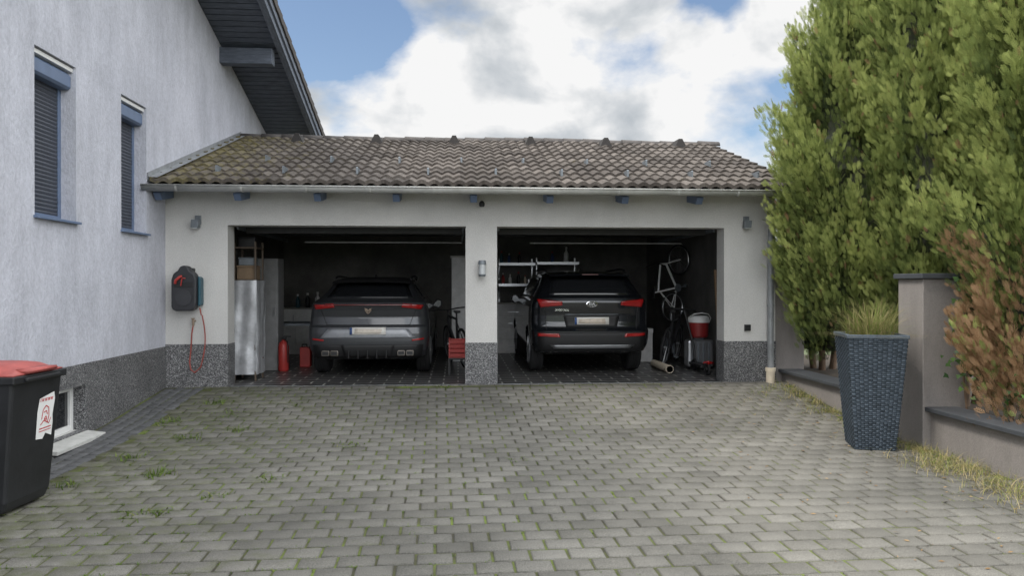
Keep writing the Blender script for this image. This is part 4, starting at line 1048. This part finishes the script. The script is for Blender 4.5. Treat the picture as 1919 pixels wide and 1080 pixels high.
b=MB(); b.prism([(-2.70,.008),(-2.52,.008),(-2.52,.30),(-2.57,.35),(-2.70,.35)],'y',12.85,13.0); b.make('can_body',M_red,t,bevel=.015)
b=MB(); b.tube([(-2.67,12.92,.35),(-2.67,12.92,.39),(-2.59,12.92,.39),(-2.59,12.92,.35)],.012); b.cyl((-2.54,12.92,.32),(-2.51,12.92,.38),.02); b.make('handle',M_black,t)
t=thing('crate',(-.04,11.8,.27),'red slatted plastic crate on black stool','crate')
cx0,cx1,cy0,cy1=-.14,.12,11.6,12.0
b=MB()
for z in (.29,.36,.43,.50):
    b.box(cx0,cx1,cy0,cy0+.015,z,z+.045); b.box(cx0,cx1,cy1-.015,cy1,z,z+.045); b.box(cx0,cx0+.015,cy0+.015,cy1-.015,z,z+.045); b.box(cx1-.015,cx1,cy0+.015,cy1-.015,z,z+.045)
for (x,y_) in ((cx0+.005,cy0+.005),(cx1-.005,cy0+.005),(cx0+.005,cy1-.005),(cx1-.005,cy1-.005)): b.box(x-.012,x+.012,y_-.012,y_+.012,.27,.56)
b.box(cx0,cx1,cy0,cy1,.272,.285); b.make('crate_body',M_red,t)
t=thing('stool',(-.04,11.8,0),'low black step stool under the red crate','stool')
b=MB(); b.box(cx0-.02,cx1+.02,cy0-.02,cy1+.02,.24,.27); b.make('seat',M_black,t,bevel=.006)
for (x,y_) in ((cx0,cy0),(cx1,cy0),(cx0,cy1),(cx1,cy1)):
    b=MB(); b.box(x-.015,x+.015,y_-.015,y_+.015,.007,.24); b.make('leg',M_black,t)
def wshelf(x0,x1,y0,y1,z,label):
    t=thing('wall_shelf',((x0+x1)/2,y1,z),label,'shelf','steel wall shelves at the garage back')
    b=MB(); b.box(x0,x1,y0,y1,z,z+.025); b.box(x0,x1,y0-.003,y0,z-.03,z+.025); b.make('board',M_silver,t)
    for x in (x0+.03,x1-.03):
        b=MB(); b.box(x-.01,x+.01,y0+.02,y1,z-.03,z); b.box(x-.012,x+.012,y1-.02,y1,z-.6,z+.12); b.tube([(x,y0+.06,z-.02),(x,y1-.02,z-.3)],.008); b.make('bracket',M_silver,t)
wshelf(.85,1.62,15.5,15.9,1.86,'upper steel shelf with jars and bottles')
wshelf(1.66,2.55,15.5,15.9,1.88,'upper steel shelf holding bottles and boxes')
wshelf(.85,1.55,15.5,15.9,1.42,'lower steel shelf crowded with small jars')
def bottle(x,y_,z,s,m_,lab):
    t=thing('bottle',(x,y_,z),lab,'bottle','bottles on the garage shelves')
    b=MB(); b.lathe([(.035*s,0),(.04*s,.01),(.04*s,.14*s),(.015*s,.19*s),(.015*s,.21*s)],(x,y_,z),n=14); b.make('bottle_body',m_,t,smooth=True)
    b=MB(); b.lathe([(.019*s,.21*s),(.019*s,.25*s)],(x,y_,z),n=12); b.make('cap',M_red if random.random()<.4 else M_white,t,smooth=True)
for (x,z,s,m_,lab) in ((.92,1.887,1,M_teal,'teal spray bottle on steel shelf'),(1.08,1.887,.8,M_bluep,'blue bottle on steel shelf'),(1.3,1.887,.9,M_black,'black oil bottle on steel shelf'),(2.3,1.907,1.3,M_white,'large white bottle on steel shelf'),(2.0,1.907,.9,M_bluep,'blue bottle on steel shelf'),(.95,1.447,.9,M_red,'red bottle on lower shelf'),(1.1,1.447,.8,M_white,'white bottle on lower shelf'),(1.28,1.447,1,M_black,'black bottle on lower shelf'),(1.42,1.447,.7,M_cream,'cream bottle on lower shelf'),
    (-3.3,.952,1.1,M_teal,'green bottle on white cabinet'),(-3.1,.952,1.2,M_black,'dark bottle on white cabinet'),(-2.9,.952,1.3,M_white,'white bottle on white cabinet'),(-2.75,.952,.9,M_cream,'cream bottle on white cabinet')):
    bottle(x,15.55 if x<0 else 15.65,z,s,m_,lab)
t=thing('suitcase',(4.02,12.15,.01),'silver hard shell case standing on garage floor','suitcase')
b=MB(); b.box(3.80,4.24,12.0,12.25,.05,.50); sc_=b.make('case_shell',M_silver,t,bevel=.04)
b=MB()
for k in range(4): b.box(3.87+k*.09,3.89+k*.09,11.992,12.0,.10,.45)
b.box(3.94,4.10,12.10,12.14,.50,.53); b.make('ribs_and_handle',M_zincdk,t)
for x in (3.86,4.18):
    b=MB(); b.cyl((x-.015,12.12,.03),(x+.015,12.12,.03),.022); b.make('wheel',M_black,t)
t=thing('cooler',(4.04,12.13,.535),'round red drinks cooler with white lid on suitcase','cooler')
b=MB(); b.lathe([(.13,0),(.15,.02),(.165,.24),(.165,.25)],(4.02,12.13,.536),n=26); b.make('cooler_body',mat('dark_red_cooler',(.25,.02,.02),.5),t,smooth=True)
b=MB(); b.lathe([(.172,.251),(.176,.27),(.172,.33),(.14,.36),(.05,.365)],(4.02,12.13,.536),n=26); b.make('lid',M_white,t,smooth=True)
b=MB(); b.tube([(3.84,12.13,.78),(3.83,12.08,.86),(3.90,12.0,.93),(4.02,11.97,.95),(4.14,12.0,.93),(4.21,12.08,.86),(4.20,12.13,.78)],.008); b.make('handle',M_white,t,smooth=True)
t=thing('kick_scooter',(3.9,11.6,0),'black electric kick scooter with red tail reflector','scooter')
b=MB(); b.box(3.80,3.95,11.35,12.0-.03,.10,.15); b.make('deck',M_black,t,bevel=.01)
for y_ in (11.25,11.90):
    b=MB(); b.torus((3.875,y_,.105),'x',.078,.024,n=24,k=8); b.cyl((3.84,y_,.105),(3.91,y_,.105),.03); b.make('wheel',M_blackr,t,smooth=True)
b=MB(); b.tube([(3.80,11.24,.20),(3.875,11.2,.225),(3.95,11.24,.20)],.012); b.box(3.84,3.91,11.165,11.185,.19,.225); b.make('tail_reflector',M_tail,t)
b=MB(); b.tube([(3.875,11.9,.12),(3.875,11.93,.4),(3.72,11.96,1.0)],.018); b.tube([(3.50,11.93,1.02),(3.72,11.96,1.02),(3.92,11.96,1.0)],.013); b.make('handlebar',M_black,t,smooth=True)
b=MB()
b.lathe([(.055,0),(.055,.95),(.062,.95),(.062,0),(.055,0)],(3.36,11.55,.07),ax='y',n=22)
b.make('drain_pipe',M_cream,smooth=True,origin=(3.36,12,.006),label='short cream plastic drain pipe lying on garage floor',category='pipe')
b=MB(); b.prism([(11.0,.008),(11.04,.008),(11.30,1.65),(11.26,1.65)],'x',3.98,4.08); b.make('plank',M_wood,origin=(4.03,11.1,.006),label='wooden plank leaning in garage corner',category='plank',bevel=.004)
simplebox('toolbox',3.15,3.55,13.3,13.7,.008,.62,mat('greyish_white_box',(.5,.5,.5),.5),'white plastic storage box behind the black car','box')
# ------------------------------------------------------------------ camera
cam=bpy.data.cameras.new('camera'); co=bpy.data.objects.new('camera',cam); col.objects.link(co)
co.location=(0,0,1.4); co.rotation_euler=(math.radians(89.83),0,math.radians(-4.17))
cam.sensor_width=36; cam.lens=26.0; cam.clip_end=2000; sc.camera=co
# ------------------------------------------------------------------ light
sv=Vector((-.50,-.16,.84)).normalized()
sl=bpy.data.lights.new('sun','SUN'); sl.energy=3.0; sl.angle=math.radians(12); sl.color=(1,.94,.84)
so=bpy.data.objects.new('sun',sl); col.objects.link(so); so.rotation_euler=(-sv).to_track_quat('-Z','Y').to_euler(); so.location=(-10,-5,20)
w=bpy.data.worlds.new('World'); sc.world=w; w.use_nodes=True; nt=w.node_tree; L=nt.links.new
for n in list(nt.nodes): nt.nodes.remove(n)
out=nn(nt,'ShaderNodeOutputWorld')
sky=nn(nt,'ShaderNodeTexSky',sky_type='NISHITA'); sky.sun_disc=False; sky.sun_elevation=math.asin(sv.z); sky.sun_rotation=math.atan2(sv.x,sv.y)
bg1=nn(nt,'ShaderNodeBackground'); L(sky.outputs[0],bg1.inputs[0]); bg1.inputs[1].default_value=.15
tc=nn(nt,'ShaderNodeTexCoord'); sx=nn(nt,'ShaderNodeSeparateXYZ'); L(tc.outputs['Generated'],sx.inputs[0])
def mth(op,a,b_=None,clamp=False):
    m=nn(nt,'ShaderNodeMath',operation=op); m.use_clamp=clamp
    for i,v in enumerate((a,b_)):
        if v is None: continue
        if isinstance(v,(int,float)): m.inputs[i].default_value=v
        else: L(v,m.inputs[i])
    return m.outputs[0]
def smooth(v,a,c,lo,hi):
    mr=nn(nt,'ShaderNodeMapRange'); mr.interpolation_type='SMOOTHSTEP'; L(v,mr.inputs['Value']); mr.inputs['From Min'].default_value=a; mr.inputs['From Max'].default_value=c; mr.inputs['To Min'].default_value=lo; mr.inputs['To Max'].default_value=hi
    return mr.outputs[0]
mpw=nn(nt,'ShaderNodeMapping'); mpw.inputs['Scale'].default_value=(1,1,1.7); mpw.inputs['Location'].default_value=(.35,0,.2); L(tc.outputs['Generated'],mpw.inputs[0])
n1=nn(nt,'ShaderNodeTexNoise'); n1.inputs['Scale'].default_value=3.6; n1.inputs['Detail'].default_value=9; n1.inputs['Roughness'].default_value=.55; n1.inputs['Distortion'].default_value=.15; L(mpw.outputs[0],n1.inputs['Vector'])
# warped direction so that the gaps in the cloud deck have ragged outlines
nw=nn(nt,'ShaderNodeTexNoise'); nw.inputs['Scale'].default_value=9; nw.inputs['Detail'].default_value=5; L(tc.outputs['Generated'],nw.inputs['Vector'])
wv=nn(nt,'ShaderNodeVectorMath',operation='MULTIPLY_ADD'); L(nw.outputs['Color'],wv.inputs[0]); wv.inputs[1].default_value=(.16,.16,.16); wv.inputs[2].default_value=(-.08,-.08,-.08)
wd_=nn(nt,'ShaderNodeVectorMath',operation='ADD'); L(tc.outputs['Generated'],wd_.inputs[0]); L(wv.outputs[0],wd_.inputs[1])
def hole(px,py,rad,amt):
    az=math.atan((px-960)/1386)+math.radians(4.17); el=(536-py)/1386*math.cos(math.atan((px-960)/1386))
    d=Vector((math.sin(az),math.cos(az),el)).normalized()
    vm=nn(nt,'ShaderNodeVectorMath',operation='DISTANCE'); L(wd_.outputs[0],vm.inputs[0]); vm.inputs[1].default_value=d
    return smooth(vm.outputs['Value'],rad,0,0,amt)
cov=mth('SUBTRACT',mth('ADD',n1.outputs['Fac'],.13),mth('ADD',mth('ADD',hole(575,20,.15,.36),hole(1430,250,.14,.12)),mth('ADD',hole(1340,-15,.08,.22),hole(660,210,.12,.10))))
r1=ramp(nt,[(.40,0),(.53,1)]); L(cov,r1.inputs[0])
mp2=nn(nt,'ShaderNodeMapping'); mp2.inputs['Scale'].default_value=(1,1,1.5); mp2.inputs['Location'].default_value=(3.3,1.7,5.1); L(tc.outputs['Generated'],mp2.inputs[0])
n2=nn(nt,'ShaderNodeTexNoise'); n2.inputs['Scale'].default_value=6.0; n2.inputs['Detail'].default_value=8; n2.inputs['Roughness'].default_value=.5; n2.inputs['Distortion'].default_value=.2; L(mp2.outputs[0],n2.inputs['Vector'])
thick=smooth(cov,.46,.76,0,.12)
sh=mth('SUBTRACT',mth('ADD',n2.outputs['Fac'],.08),thick)
r2=ramp(nt,[(.36,(.42,.465,.51)),(.47,(.64,.67,.70)),(.57,(.93,.93,.93))]); L(sh,r2.inputs[0])
bg2=nn(nt,'ShaderNodeBackground'); L(r2.outputs[0],bg2.inputs[0])
br_=mth('MAXIMUM',smooth(sx.outputs[2],.42,.8,0,1),smooth(sx.outputs[1],.15,-.35,0,1))  # brightens clouds overhead and behind the camera, out of view, as added fill light
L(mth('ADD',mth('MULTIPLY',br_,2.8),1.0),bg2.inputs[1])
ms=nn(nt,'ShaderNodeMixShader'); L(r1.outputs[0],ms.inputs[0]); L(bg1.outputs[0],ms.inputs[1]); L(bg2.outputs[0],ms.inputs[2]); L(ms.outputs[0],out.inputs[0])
sc.view_settings.view_transform='Standard'; sc.view_settings.look='None'; sc.view_settings.exposure=0
